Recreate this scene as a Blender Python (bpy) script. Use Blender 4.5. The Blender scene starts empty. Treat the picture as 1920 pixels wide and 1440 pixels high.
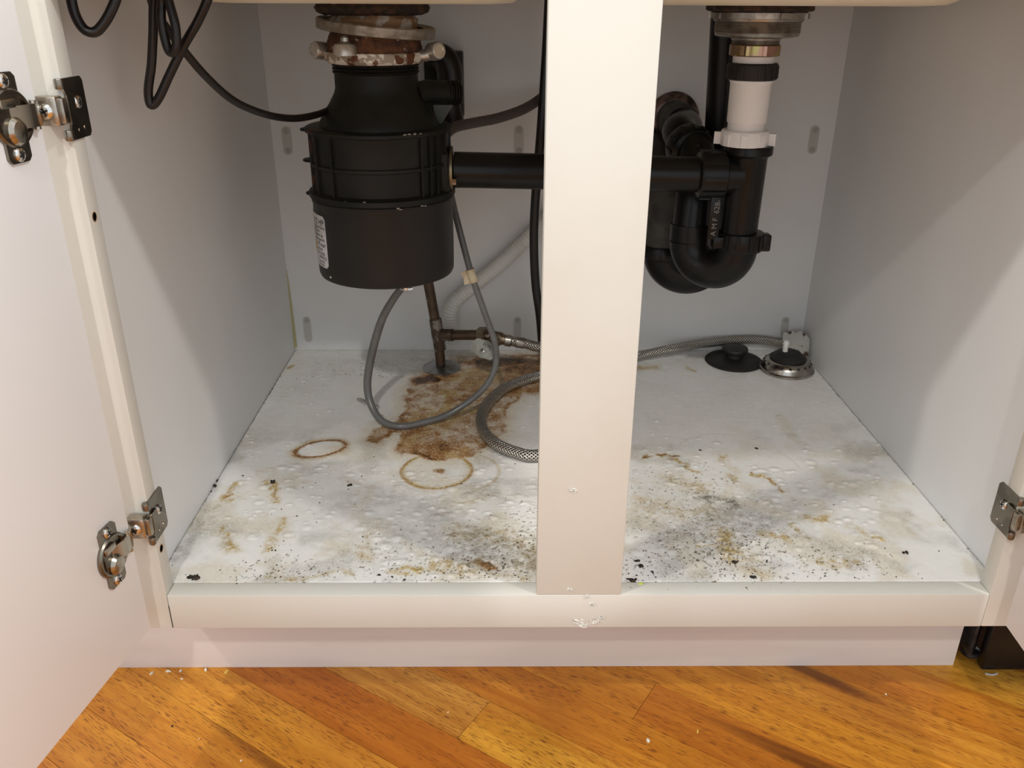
import bpy, bmesh, math, random
import numpy as np
from mathutils import Vector, Matrix
random.seed(7)
S = bpy.context.scene
COL = S.collection
PI = math.pi

# ---------------------------------------------------------------- camera
CF, CTH, CYA, CRO = 1577.68, 0.4251, 0.0109, 0.0050
CC = Vector((-0.0712, -0.6277, 0.6490))
FW = Vector((math.sin(CYA)*math.cos(CTH), math.cos(CYA)*math.cos(CTH), -math.sin(CTH)))
_R = Vector((math.cos(CYA), -math.sin(CYA), 0)); _U = _R.cross(FW)
RT = _R*math.cos(CRO) + _U*math.sin(CRO)
UP = -_R*math.sin(CRO) + _U*math.cos(CRO)
cd = bpy.data.cameras.new('camera'); cam = bpy.data.objects.new('camera', cd); COL.objects.link(cam)
cd.sensor_width = 36.0; cd.lens = CF/1920*36.0; cd.clip_start = 0.01
M = Matrix(((RT.x, UP.x, -FW.x), (RT.y, UP.y, -FW.y), (RT.z, UP.z, -FW.z))).to_4x4()
M.translation = CC; cam.matrix_world = M
S.camera = cam

# ---------------------------------------------------------------- world, lights, exposure
S.view_settings.view_transform = 'Standard'; S.view_settings.look = 'None'
S.view_settings.gamma = 1.0; S.view_settings.use_curve_mapping = False
S.view_settings.exposure = 0.0
W = bpy.data.worlds.new('kitchen_air'); S.world = W; W.use_nodes = True
W.node_tree.nodes['Background'].inputs[0].default_value = (0.965, 1.03, 1.09, 1)
W.node_tree.nodes['Background'].inputs[1].default_value = 1.06
def lamp(x, y, z, p, col, r=0.06):
    l = bpy.data.lights.new('ceiling_lamp', 'POINT'); l.energy = p; l.color = col; l.shadow_soft_size = r
    o = bpy.data.objects.new('ceiling_lamp', l); o.location = (x, y, z); COL.objects.link(o)
lamp(-0.25, -2.05, 2.40, 86, (1.0, 0.97, 0.91), 0.05)
lamp(-1.50, -0.90, 2.40, 84, (1.0, 0.97, 0.91), 0.06)
lamp(1.40, -0.95, 2.40, 78, (1.0, 0.97, 0.91), 0.07)

# ---------------------------------------------------------------- measuring helper: photo position + a known coordinate -> point in the room
def at(px, py, **k):
    d = FW + RT*((px-960)/CF) - UP*((py-720)/CF)
    (a, v), = k.items(); i = 'xyz'.index(a)
    return CC + d*((v-CC[i])/d[i])
FZ = 0.1507                    # top of the cabinet floor

# ---------------------------------------------------------------- materials
MATS = {}
def rgb(t): return (t[0], t[1], t[2], 1.0)
def mat(name, c1, c2=None, scale=20, lo=.45, hi=.6, rough=.5, metal=0.0, bump=0.0, bscale=60, rough2=None, metal2=None,
        spec=.5, coat=0.0, trans=0.0, ior=1.45, stretch=(1, 1, 1), c3=None, scale3=120, lo3=.62, hi3=.66, alpha=1.0):
    m = bpy.data.materials.new(name); m.use_nodes = True; N = m.node_tree.nodes; L = m.node_tree.links
    b = N['Principled BSDF']; b.inputs['Roughness'].default_value = rough; b.inputs['Metallic'].default_value = metal
    b.inputs['Base Color'].default_value = rgb(c1); b.inputs['Specular IOR Level'].default_value = spec
    b.inputs['Coat Weight'].default_value = coat; b.inputs['Transmission Weight'].default_value = trans
    b.inputs['IOR'].default_value = ior; b.inputs['Alpha'].default_value = alpha
    tc = N.new('ShaderNodeTexCoord'); mp = N.new('ShaderNodeMapping'); mp.inputs['Scale'].default_value = stretch
    L.new(tc.outputs['Object'], mp.inputs[0])
    def mask(sc, lo, hi, det=6):
        n = N.new('ShaderNodeTexNoise'); n.inputs['Scale'].default_value = sc; n.inputs['Detail'].default_value = det
        L.new(mp.outputs[0], n.inputs['Vector'])
        r = N.new('ShaderNodeMapRange'); r.inputs[1].default_value = lo; r.inputs[2].default_value = hi
        L.new(n.outputs[0], r.inputs[0]); return r.outputs[0]
    col = None
    if c2 is not None:
        f = mask(scale, lo, hi); mx = N.new('ShaderNodeMix'); mx.data_type = 'RGBA'
        mx.inputs[6].default_value = rgb(c1); mx.inputs[7].default_value = rgb(c2); L.new(f, mx.inputs[0]); col = mx.outputs[2]
        if rough2 is not None:
            q = N.new('ShaderNodeMapRange'); q.inputs[3].default_value = rough; q.inputs[4].default_value = rough2
            L.new(f, q.inputs[0]); L.new(q.outputs[0], b.inputs['Roughness'])
        if metal2 is not None:
            q = N.new('ShaderNodeMapRange'); q.inputs[3].default_value = metal; q.inputs[4].default_value = metal2
            L.new(f, q.inputs[0]); L.new(q.outputs[0], b.inputs['Metallic'])
    if c3 is not None:
        f = mask(scale3, lo3, hi3, 3); mx = N.new('ShaderNodeMix'); mx.data_type = 'RGBA'
        mx.inputs[6].default_value = rgb(c1)
        if col: L.new(col, mx.inputs[6])
        mx.inputs[7].default_value = rgb(c3); L.new(f, mx.inputs[0]); col = mx.outputs[2]
    if col: L.new(col, b.inputs['Base Color'])
    if bump:
        n = N.new('ShaderNodeTexNoise'); n.inputs['Scale'].default_value = bscale; n.inputs['Detail'].default_value = 5
        L.new(mp.outputs[0], n.inputs['Vector']); bp = N.new('ShaderNodeBump'); bp.inputs['Strength'].default_value = bump
        bp.inputs['Distance'].default_value = 0.001; L.new(n.outputs[0], bp.inputs['Height']); L.new(bp.outputs[0], b.inputs['Normal'])
    MATS[name] = m; return m

CREAM = mat('cream_paint', (.665, .645, .585), (.64, .61, .54), scale=9, lo=.45, hi=.75, rough=.5, spec=.3, bump=.12, bscale=90, c3=(.35, .28, .18), scale3=260, lo3=.80, hi3=.83)
TOEM = mat('toe_kick_paint', (.74, .68, .645), (.69, .63, .585), scale=14, stretch=(.3, 1, 2), rough=.5, bump=.1, bscale=120, c3=(.2, .13, .08), scale3=240, lo3=.78, hi3=.81)
DOORM = mat('white_door_laminate', (.91, .895, .89), (.89, .875, .865), scale=4, rough=.38, bump=.03, bscale=200)
WALLM = mat('white_melamine', (.79, .785, .775), (.765, .755, .74), scale=5, rough=.4, bump=.06, bscale=150, c3=(.10, .08, .06), scale3=330, lo3=.825, hi3=.84, stretch=(1, 1, .35))
BACKM = mat('back_panel_melamine', (.79, .785, .775), (.76, .75, .735), scale=6, rough=.42, bump=.05, bscale=150, c3=(.10, .08, .06), scale3=300, lo3=.83, hi3=.845)
PADM = mat('translucent_plug_cover', (.55, .53, .49), rough=.35)
PAD2 = mat('plug_cover_end', (.42, .40, .365), rough=.4)
NICKEL = mat('nickel_plate', (.50, .45, .38), (.34, .30, .25), scale=60, rough=.24, metal=1)
NICKELD = mat('dark_nickel', (.26, .23, .19), (.18, .16, .13), scale=60, rough=.3, metal=1)
CHROME = mat('chrome', (.72, .70, .67), rough=.12, metal=1)
HOLE = mat('raw_wood_hole', (.42, .29, .16), rough=.8)
DARK = mat('dark_gap', (.02, .018, .015), rough=.9)
DISPB = mat('disposal_black_plastic', (.009, .0095, .008), (.013, .012, .010), scale=30, rough=.48, spec=.3, bump=.1, bscale=200, c3=(.10, .035, .012), scale3=22, lo3=.66, hi3=.74)
CANM = mat('disposal_can_paint', (.014, .0135, .0115), (.017, .0135, .012), scale=8, rough=.40, spec=.3, stretch=(1, 1, .3), c3=(.11, .10, .085), scale3=260, lo3=.77, hi3=.80)
ABS = mat('black_pipe_plastic', (.007, .0065, .0065), (.010, .009, .0085), scale=20, rough=.30, spec=.3, bump=.05, bscale=100, c3=(.06, .055, .05), scale3=90, lo3=.72, hi3=.78)
ABSD = mat('dusty_black_plastic', (.03, .028, .026), (.06, .055, .048), scale=40, rough=.6, bump=.2, bscale=200)
RUBBER = mat('black_rubber', (.014, .012, .011), rough=.55)
CORD = mat('black_cord_jacket', (.012, .009, .008), rough=.36)
RUSTM = mat('rusted_metal', (.055, .025, .015), (.16, .065, .025), scale=90, lo=.4, hi=.65, rough=.8, bump=1.0, bscale=260, c3=(.36, .30, .24), scale3=110, lo3=.66, hi3=.7)
RINGM = mat('dull_zinc_ring', (.34, .31, .265), (.20, .17, .13), scale=80, rough=.45, metal=.7, metal2=.4, bump=.3, bscale=200)
CHIPM = mat('flaking_zinc_collar', (.36, .31, .24), (.80, .76, .68), scale=95, lo=.50, hi=.53, rough=.5, metal=.3, bump=.4, bscale=220, c3=(.13, .05, .02), scale3=60, lo3=.56, hi3=.62)
EARM = mat('silver_lug', (.62, .60, .55), (.42, .39, .34), scale=60, rough=.35, metal=.75)
PUTTY = mat('putty', (.33, .19, .10), (.55, .50, .42), scale=70, lo=.5, hi=.6, rough=.75, bump=.8, bscale=150)
GASKET = mat('foam_gasket', (.02, .015, .012), (.06, .03, .018), scale=120, rough=.9, bump=.8, bscale=250)
RUBG = mat('grey_bracket', (.055, .06, .052), rough=.5)
DRAINM = mat('brushed_drain_steel', (.40, .37, .33), (.27, .24, .21), scale=80, rough=.36, metal=.9, bump=.1, bscale=180)
BRASS = mat('iridescent_zinc_brass', (.42, .36, .13), (.44, .25, .19), scale=65, lo=.42, hi=.6, rough=.26, metal=.85)
WPLAST = mat('white_pvc', (.84, .81, .79), (.81, .78, .76), scale=20, rough=.35)
COPPER = mat('old_copper', (.13, .085, .055), (.085, .06, .043), scale=50, rough=.45, metal=.75, bump=.3, bscale=200, c3=(.25, .23, .19), scale3=70, lo3=.68, hi3=.72)
SOLDER = mat('soldered_tee', (.10, .07, .05), (.30, .27, .23), scale=70, lo=.52, hi=.6, rough=.5, metal=.6, bump=.4, bscale=200)
BRASSD = mat('tarnished_brass', (.23, .18, .12), (.15, .11, .075), scale=60, rough=.35, metal=.85)
HANDLE = mat('grey_valve_handle', (.42, .41, .37), (.33, .32, .28), scale=80, rough=.35, metal=.35)
INK = mat('black_print', (.02, .018, .015), rough=.6)
INKG = mat('grey_print', (.22, .21, .20), rough=.6)
VINYL = mat('clear_vinyl_tube', (.185, .18, .172), (.15, .145, .138), scale=30, rough=.25, trans=.25)
TAG = mat('aged_sticker', (.55, .46, .32), (.50, .38, .24), scale=120, rough=.6)
LABEL = mat('silver_label', (.56, .55, .54), rough=.4)
LABORG = mat('orange_label_patch', (.62, .36, .09), rough=.45)
BROWNH = mat('brown_braided_hose', (.075, .052, .045), rough=.5)
WHITEH = mat('white_corrugated_hose', (.72, .71, .66), rough=.45)
SINKM = mat('almond_sink', (.82, .74, .57), rough=.35)
COUNTER = mat('counter_stone', (.33, .29, .24), (.2, .18, .15), scale=50, rough=.25)
CAULK = mat('yellowed_caulk', (.50, .44, .20), rough=.55)
STRAIN = mat('stained_steel', (.45, .42, .38), (.30, .27, .23), scale=50, rough=.22, metal=1)
GRIT = mat('black_crumb', (.018, .014, .011), (.05, .035, .022), scale=300, rough=.85)
TANGRIT = mat('brown_grit', (.17, .11, .05), (.08, .05, .025), scale=300, rough=.85)
PAPER = mat('torn_paper', (.60, .58, .53), (.10, .06, .04), scale=60, lo=.56, hi=.62, rough=.8)
CRUMB = mat('pale_crumb', (.72, .66, .52), rough=.8)
YCRUMB = mat('yellow_crumb', (.72, .48, .10), rough=.7)
LIME = mat('lime_fleck', (.62, .68, .10), rough=.7)
DWB = mat('dishwasher_black', (.008, .007, .008), rough=.25)

def uv_braid(name, ca, cb, nu, lv, rough=.3, metal=1.0, bumpv=.9):
    m = bpy.data.materials.new(name); m.use_nodes = True; N = m.node_tree.nodes; L = m.node_tree.links
    b = N['Principled BSDF']; b.inputs['Roughness'].default_value = rough; b.inputs['Metallic'].default_value = metal
    tc = N.new('ShaderNodeTexCoord'); sp = N.new('ShaderNodeSeparateXYZ'); L.new(tc.outputs['UV'], sp.inputs[0])
    def mth(op, a, c=None):
        n = N.new('ShaderNodeMath'); n.operation = op
        for i, v in enumerate((a, c)):
            if v is None: continue
            if isinstance(v, (int, float)): n.inputs[i].default_value = v
            else: L.new(v, n.inputs[i])
        return n.outputs[0]
    u = mth('MULTIPLY', sp.outputs[0], nu*2*PI); v = mth('MULTIPLY', sp.outputs[1], 2*PI/lv)
    s1 = mth('SINE', mth('ADD', u, v)); s2 = mth('SINE', mth('SUBTRACT', u, v))
    h = mth('MAXIMUM', s1, s2); r = N.new('ShaderNodeMapRange'); r.inputs[1].default_value = -.3; r.inputs[2].default_value = .95
    L.new(h, r.inputs[0]); mx = N.new('ShaderNodeMix'); mx.data_type = 'RGBA'
    mx.inputs[6].default_value = rgb(ca); mx.inputs[7].default_value = rgb(cb); L.new(r.outputs[0], mx.inputs[0]); L.new(mx.outputs[2], b.inputs['Base Color'])
    bp = N.new('ShaderNodeBump'); bp.inputs['Strength'].default_value = bumpv; bp.inputs['Distance'].default_value = .0006
    L.new(h, bp.inputs['Height']); L.new(bp.outputs[0], b.inputs['Normal'])
    return m
STEELB = uv_braid('steel_braid', (.06, .05, .04), (.66, .62, .56), 10, .0042)
BROWNB = uv_braid('brown_braid', (.035, .022, .018), (.15, .11, .095), 10, .0040, .55, .2, .6)

# ---------------------------------------------------------------- mesh helpers
def frame_of(A):
    A = Vector(A).normalized(); t = Vector((0, 0, 1)) if abs(A.z) < .9 else Vector((0, 1, 0))
    X = t.cross(A).normalized(); return X, A.cross(X).normalized(), A
def catmull(P, n=8, closed=False):
    P = [Vector(p) for p in P]; out = []
    m = len(P)
    for i in range(m-1):
        p0 = P[max(i-1, 0)]; p1 = P[i]; p2 = P[i+1]; p3 = P[min(i+2, m-1)]
        for k in range(n):
            t = k/n
            out.append(.5*((2*p1)+(p2-p0)*t+(2*p0-5*p1+4*p2-p3)*t*t+(3*p1-p0-3*p2+p3)*t**3))
    out.append(P[-1]); return out
class MB:
    def __init__(s): s.v = []; s.f = []; s.uv = []; s.mi = []; s.m = 0
    def add(s, vs, fs, uvs=None):
        o = len(s.v); s.v += [Vector(v) for v in vs]
        for i, f in enumerate(fs):
            s.f.append(tuple(o+j for j in f)); s.uv.append(uvs[i] if uvs else [(0, 0)]*len(f)); s.mi.append(s.m)
        return s
    def box(s, a, b, bev=0.0, T=None):
        a = Vector(a); b = Vector(b); bm = bmesh.new(); bmesh.ops.create_cube(bm, size=1.0)
        for v in bm.verts: v.co = Vector(((a.x+b.x)/2+v.co.x*(b.x-a.x), (a.y+b.y)/2+v.co.y*(b.y-a.y), (a.z+b.z)/2+v.co.z*(b.z-a.z)))
        if bev: bmesh.ops.bevel(bm, geom=bm.edges[:], offset=bev, segments=2, affect='EDGES', profile=.5)
        if T is not None: bmesh.ops.transform(bm, matrix=T, verts=bm.verts[:])
        bm.verts.index_update(); s.add([v.co.copy() for v in bm.verts], [[v.index for v in f.verts] for f in bm.faces]); bm.free(); return s
    def lathe(s, prof, O=(0, 0, 0), A=(0, 0, 1), seg=48, jit=0, oval=1.0):
        X, Y, Z = frame_of(A); O = Vector(O); vs = []; fs = []; n = len(prof)
        for r, z in prof:
            for k in range(seg):
                a = 2*PI*k/seg; rr = r*(1+(random.uniform(-jit, jit) if jit else 0))
                vs.append(O+X*(rr*math.cos(a))+Y*(rr*oval*math.sin(a))+Z*(z+(random.uniform(-jit, jit)*.02 if jit else 0)))
        for i in range(n-1):
            for k in range(seg):
                k2 = (k+1) % seg; fs.append((i*seg+k, i*seg+k2, (i+1)*seg+k2, (i+1)*seg+k))
        if prof[0][0] > 1e-6: fs.append(tuple(range(seg))[::-1])
        if prof[-1][0] > 1e-6: fs.append(tuple((n-1)*seg+k for k in range(seg)))
        return s.add(vs, fs)
    def tube(s, P, r, seg=16, n=8, smooth=True, cap=True, ovalv=None, ring=None):
        P = catmull(P, n) if smooth and len(P) > 2 else [Vector(p) for p in P]
        N = len(P); T = []
        for i in range(N): T.append((P[min(i+1, N-1)]-P[max(i-1, 0)]).normalized())
        X, Y, _ = frame_of(T[0]); vs = []; fs = []; uvs = []; L = [0]
        for i in range(1, N): L.append(L[-1]+(P[i]-P[i-1]).length)
        for i in range(N):
            X = (X-T[i]*X.dot(T[i])).normalized(); Y = T[i].cross(X)
            rr = r(L[i]/max(L[-1], 1e-9), L[i]) if callable(r) else r
            for k in range(seg):
                a = 2*PI*k/seg; vs.append(P[i]+(X*math.cos(a)+Y*math.sin(a))*rr)
        for i in range(N-1):
            for k in range(seg):
                k2 = (k+1) % seg; fs.append((i*seg+k, i*seg+k2, (i+1)*seg+k2, (i+1)*seg+k))
                uvs.append([(k/seg, L[i]), ((k+1)/seg, L[i]), ((k+1)/seg, L[i+1]), (k/seg, L[i+1])])
        if cap:
            fs.append(tuple(range(seg))[::-1]); uvs.append([(0, 0)]*seg)
            fs.append(tuple((N-1)*seg+k for k in range(seg))); uvs.append([(0, 0)]*seg)
        return s.add(vs, fs, uvs)
    def prism(s, pts, O, X, Y, Z, h0, h1):
        O = Vector(O); n = len(pts); X = Vector(X); Y = Vector(Y); Z = Vector(Z)
        vs = [O+X*p[0]+Y*p[1]+Z*h0 for p in pts]+[O+X*p[0]+Y*p[1]+Z*h1 for p in pts]
        fs = [tuple(range(n))[::-1], tuple(range(n, 2*n))]+[(i, (i+1) % n, n+(i+1) % n, n+i) for i in range(n)]
        return s.add(vs, fs)
    def build(s, name, mats, parent=None, ang=35, smooth=True):
        if not isinstance(mats, (list, tuple)): mats = [mats]
        me = bpy.data.meshes.new(name)
        if parent is not None:
            L = Vector((0, 0, 0)); q = parent
            while q is not None: L += q.location; q = q.parent
        else:
            L = Vector(((min(v.x for v in s.v)+max(v.x for v in s.v))/2, (min(v.y for v in s.v)+max(v.y for v in s.v))/2, min(v.z for v in s.v)))
        me.from_pydata([v-L for v in s.v], [], s.f)
        ul = me.uv_layers.new(name='UVMap')
        flat = [c for u in s.uv for p in u for c in p]; ul.data.foreach_set('uv', flat)
        for m in mats: me.materials.append(m)
        me.polygons.foreach_set('material_index', s.mi)
        bm = bmesh.new(); bm.from_mesh(me); bmesh.ops.recalc_face_normals(bm, faces=bm.faces[:]); bm.to_mesh(me); bm.free()
        if smooth:
            me.polygons.foreach_set('use_smooth', [True]*len(me.polygons)); me.set_sharp_from_angle(angle=math.radians(ang))
        me.update()
        o = bpy.data.objects.new(name, me); COL.objects.link(o)
        if parent is not None: o.parent = parent
        else: o.location = L
        return o
def tag(o, label=None, cat=None, group=None, kind=None):
    if label: o['label'] = label
    if cat: o['category'] = cat
    if group: o['group'] = group
    if kind: o['kind'] = kind
    return o
def thing(name, loc, label, cat, group=None, kind=None):
    o = bpy.data.objects.new(name, None); o.empty_display_size = .02; o.location = loc; COL.objects.link(o)
    return tag(o, label, cat, group, kind)
def plab(o, l): o['label'] = l; return o
def text_mesh(txt, size):
    cu = bpy.data.curves.new('t', 'FONT'); cu.body = txt; cu.size = size; cu.resolution_u = 3
    o = bpy.data.objects.new('t', cu); COL.objects.link(o)
    dg = bpy.context.evaluated_depsgraph_get(); me = bpy.data.meshes.new_from_object(o.evaluated_get(dg))
    vs = [(v.co.x, v.co.y) for v in me.vertices]; fs = [tuple(p.vertices) for p in me.polygons]
    bpy.data.objects.remove(o); bpy.data.curves.remove(cu); bpy.data.meshes.remove(me); return vs, fs

# ================================================================ SETTING: oak floor
def oak():
    m = bpy.data.materials.new('oak_planks'); m.use_nodes = True; N = m.node_tree.nodes; L = m.node_tree.links
    b = N['Principled BSDF']; b.inputs['Roughness'].default_value = .36; b.inputs['Specular IOR Level'].default_value = .3
    at_ = N.new('ShaderNodeAttribute'); at_.attribute_name = 'tone'
    uv = N.new('ShaderNodeTexCoord')
    def noise(scale, vec, det=5, dist=0.0):
        mp = N.new('ShaderNodeMapping'); mp.inputs['Scale'].default_value = vec; L.new(uv.outputs['UV'], mp.inputs[0])
        n = N.new('ShaderNodeTexNoise'); n.inputs['Scale'].default_value = scale; n.inputs['Detail'].default_value = det; n.inputs['Distortion'].default_value = dist
        L.new(mp.outputs[0], n.inputs['Vector']); return n.outputs[0]
    def rng(s, a, c, lo=0, hi=1):
        r = N.new('ShaderNodeMapRange'); r.inputs[1].default_value = a; r.inputs[2].default_value = c; r.inputs[3].default_value = lo; r.inputs[4].default_value = hi
        L.new(s, r.inputs[0]); return r.outputs[0]
    def mix(f, c1, c2, blend='MIX'):
        x = N.new('ShaderNodeMix'); x.data_type = 'RGBA'; x.blend_type = blend
        for i, v in ((0, f), (6, c1), (7, c2)):
            if isinstance(v, tuple): x.inputs[i].default_value = rgb(v)
            elif isinstance(v, float): x.inputs[i].default_value = v
            else: L.new(v, x.inputs[i])
        return x.outputs[2]
    # broad figure, fine pores (short dark dashes along the grain), rare dark streaks
    fig = rng(noise(60, (.07, 1.0, 1), 5, 1.4), .35, .68)
    base = mix(fig, at_.outputs['Color'], (.70, .58, .46), 'MULTIPLY')
    blot = rng(noise(9, (.7, 1, 1), 3), .42, .68, 0, .45)
    base = mix(blot, base, (.40, .115, .018))
    pores = rng(noise(820, (.10, 1.0, 1), 2), .53, .64, 0, .85)
    gate = rng(noise(75, (.14, 1, 1), 3, .8), .36, .56, .15, 1)
    mu = N.new('ShaderNodeMath'); mu.operation = 'MULTIPLY'; L.new(pores, mu.inputs[0]); L.new(gate, mu.inputs[1])
    base = mix(mu.outputs[0], base, (.16, .045, .010))
    st = rng(noise(15, (.10, 1.0, 1), 2, .5), .685, .735, 0, .8)
    base = mix(st, base, (.09, .022, .006))
    L.new(base, b.inputs['Base Color'])
    bp = N.new('ShaderNodeBump'); bp.inputs['Strength'].default_value = .12; bp.inputs['Distance'].default_value = .0005; bp.invert = True
    L.new(mu.outputs[0], bp.inputs['Height']); L.new(bp.outputs[0], b.inputs['Normal'])
    return m
def build_floor():
    ang = math.atan2(-.124, .190); D = Vector((math.cos(ang), math.sin(ang), 0)); Nn = Vector((-D.y, D.x, 0))
    w = .057; vs = []; fs = []; tones = []; uvs = []
    TN = [(.62, .27, .032), (.50, .165, .020), (.60, .285, .048), (.60, .24, .026), (.70, .34, .040), (.53, .19, .020), (.62, .26, .030), (.64, .265, .027)]
    rnd = random.Random(11)
    fixed = {-3: [(-9, 9, 0)], -2: [(-9, 9, 0)], -1: [(-9, 9, 1)], 0: [(-9, -.0824, 2), (-.0824, 9, 4)], 1: [(-9, 9, 3)], 2: [(-9, .05, 6), (.05, 9, 5)], 3: [(-9, 9, 7)], 4: [(-9, 9, 0)], 5: [(-9, 9, 3)]}
    for k in range(-34, 24):
        c0 = -.0853+k*w; c1 = c0+w-.0005
        if k in fixed: segs = [(max(-2.4, a), min(2.4, b), t) for a, b, t in fixed[k]]
        else:
            segs = []; t = -2.4
            while t < 2.4:
                e = min(2.4, t+rnd.uniform(.5, 1.2)); segs.append((t, e, rnd.randrange(8))); t = e
        for a, b, tn in segs:
            b2 = b-.0005
            o = len(vs); Z = .0
            off = rnd.uniform(0, 50); of2 = rnd.uniform(0, 50)
            for (t, c) in ((a, c0), (b2, c0), (b2, c1), (a, c1)): vs.append(D*t+Nn*c+Vector((0, 0, Z)))
            for (t, c) in ((a, c0), (b2, c0), (b2, c1), (a, c1)): vs.append(D*t+Nn*c+Vector((0, 0, -.012)))
            q = [(0, 1, 2, 3), (0, 4, 5, 1), (1, 5, 6, 2), (2, 6, 7, 3), (3, 7, 4, 0)]
            pu = [(a+off, c0+of2), (b2+off, c0+of2), (b2+off, c1+of2), (a+off, c1+of2)]*2
            for f in q: fs.append(tuple(o+i for i in f)); uvs += [pu[i] for i in f]
            tones += [TN[tn]]*8
    o = len(vs)
    for x, y in ((-3, -2.2), (3, -2.2), (3, 1.5), (-3, 1.5)): vs.append(Vector((x, y, -.010)))
    fs.append((o, o+1, o+2, o+3)); uvs += [(0, 0)]*4; tones += [(.03, .015, .008)]*4
    me = bpy.data.meshes.new('floor'); me.from_pydata(vs, [], fs)
    ul = me.uv_layers.new(name='UVMap'); ul.data.foreach_set('uv', [c for p in uvs for c in p])
    ca = me.color_attributes.new('tone', 'FLOAT_COLOR', 'POINT')
    ca.data.foreach_set('color', [c for t in tones for c in (t[0], t[1], t[2], 1)])
    me.materials.append(oak()); ob = bpy.data.objects.new('floor', me); COL.objects.link(ob); tag(ob, kind='structure')
build_floor()

# ================================================================ SINK CABINET
XL, XR, YB = -.3990, .3979, .6040
ML, MR = -.0409, .0373
OZ = .665            # underside of the top rail
cab = thing('sink_cabinet', (0, .3, 0), 'cream white sink base cabinet standing open, stained and blistered inside', 'cabinet')
plab(MB().box((XL-.016, .019, .1127), (XL, YB+.006, .876)).box((XL-.016, .0862, .0), (XL, YB+.006, .1127)).build('side_panel', WALLM, cab), 'left inner side wall with small black specks')
plab(MB().box((XR, .019, .1127), (XR+.016, YB+.006, .876)).box((XR, .0862, .0), (XR+.016, YB+.006, .1127)).build('side_panel', WALLM, cab), 'right inner side wall')
MB().box((XL-.016, YB, .0), (XR+.016, YB+.006, .876)).build('back_panel', BACKM, cab)
plab(MB().box((-.419, 0, .1127), (-.3815, .019, .876), .0012).build('stile', CREAM, cab), 'left front stile')
plab(MB().box((.3812, 0, .1127), (.419, .019, .876), .0012).build('stile', CREAM, cab), 'right front stile')
plab(MB().box((ML, 0, .1507), (MR, .019, OZ), .0012).build('center_stile', CREAM, cab), 'wide upright between the two openings')
MB().box((-.3812, 0, .1127), (.3810, .019, .1507), .0009).build('bottom_rail', CREAM, cab)
MB().box((-.3812, 0, OZ), (.3810, .019, .876), .0009).build('top_rail', CREAM, cab)
MB().box((-.90, .07, 0), (.414, .086, .1125), .0005).build('toe_kick', TOEM, cab)
# joint filler blobs of paint where the upright meets the rail
pm = MB(); rr = random.Random(3)
for (px, py, r) in ((1075, 920, .0045), (1085, 1165, .006), (1115, 1165, .005), (1095, 1172, .005), (1110, 1132, .0035), (1128, 1158, .003), (1068, 1105, .003), (1100, 1118, .003)):
    c = at(px, py, y=0.0)
    MB().lathe([(r, -.0001), (r*.8, .00012), (r*.4, .0002), (.0001, .00022)], c, (0, -1, 0), 18, jit=.05, oval=.6).build('paint_blister', CREAM, cab)
# stain specks on frame
# dark crack where rail meets the left stile
MB().box((-.38145, -.0001, .1135), (-.38120, .004, .139)).build('joint_crack', DARK, cab)
# screw cover pads on back panel
for (px, py, px2, py2, full) in ((537, 237, 540, 291, 1), (975, 235, 971, 291, 1), (1527, 235, 1524, 289, 1), (576, 594, 578, 641, 0), (970, 594, 970, 652, 0), (1472, 594, 1471, 630, 0)):
    a = at(px, py, y=YB); b = at(px2, py2, y=YB); r = .0066 if full else .0058
    x = (a.x+b.x)/2; z1 = a.z-r; z0 = b.z+r; pts = []
    for k in range(13): t = PI*k/12; pts.append((r*math.cos(t), z1+r*math.sin(t)))
    for k in range(13): t = PI+PI*k/12; pts.append((r*math.cos(t), z0+r*math.sin(t)))
    mb = MB(); mb.prism(pts, (x, YB, 0), (1, 0, 0), (0, 0, 1), (0, -1, 0), 0, .0009)
    mb.m = 1
    mb.lathe([(r*.8, 0), (r*.55, .0013), (.0001, .0015)], (x, YB, z1), (0, -1, 0), 18)
    if full: mb.lathe([(r*.8, 0), (r*.55, .0013), (.0001, .0015)], (x, YB, z0), (0, -1, 0), 18)
    mb.build('screw_cover', [PADM, PAD2], cab)
# yellowed bead of caulk in the left back corner
mb = MB(); mb.tube([(XL+.0005, YB-.0005, .155), (XL+.001, YB-.001, .20), (XL+.0006, YB-.0006, .245), (XL, YB, .28)], lambda t, l: .0028*(1-.75*t), 8); mb.build('caulk_bead', CAULK, cab)
# hinge holes in left stile reveal
for (px, py) in ((172, 420), (301, 1037)):
    c = at(px, py, x=-.3815); mb = MB()
    mb.lathe([(.0042, 0), (.0040, .0003), (.0034, .0003), (.0030, -.004), (.0001, -.004)], (-.3815, .0085, c.z+(.004 if py < 500 else .003)), (1, 0, 0), 20); mb.build('hinge_hole', HOLE, cab)

# ---- doors
DL0 = Vector((-.3913, -.0203, 0)); DLd = Vector((-.1629, -.9866, 0)); DLn = Vector((-.9866, .1629, 0))
DR0 = Vector((.3857, -.0235, 0)); DRd = Vector((-.0690, -.9976, 0)); DRn = Vector((.9976, -.0690, 0))
def door(P0, d, n, z0, z1, lab):
    T = Matrix(((d.x, n.x, 0, P0.x), (d.y, n.y, 0, P0.y), (0, 0, 1, 0), (0, 0, 0, 1)))
    mb = MB(); mb.box((0, 0, z0), (.365, .018, z1), .0008, T); return plab(mb.build('door', DOORM, cab), lab)
door(DL0, DLd, DLn, .131, .685, 'left door swung open, flat white inner face')
door(DR0, DRd, DRn, .135, .685, 'right door swung open, only a sliver in view')

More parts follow.
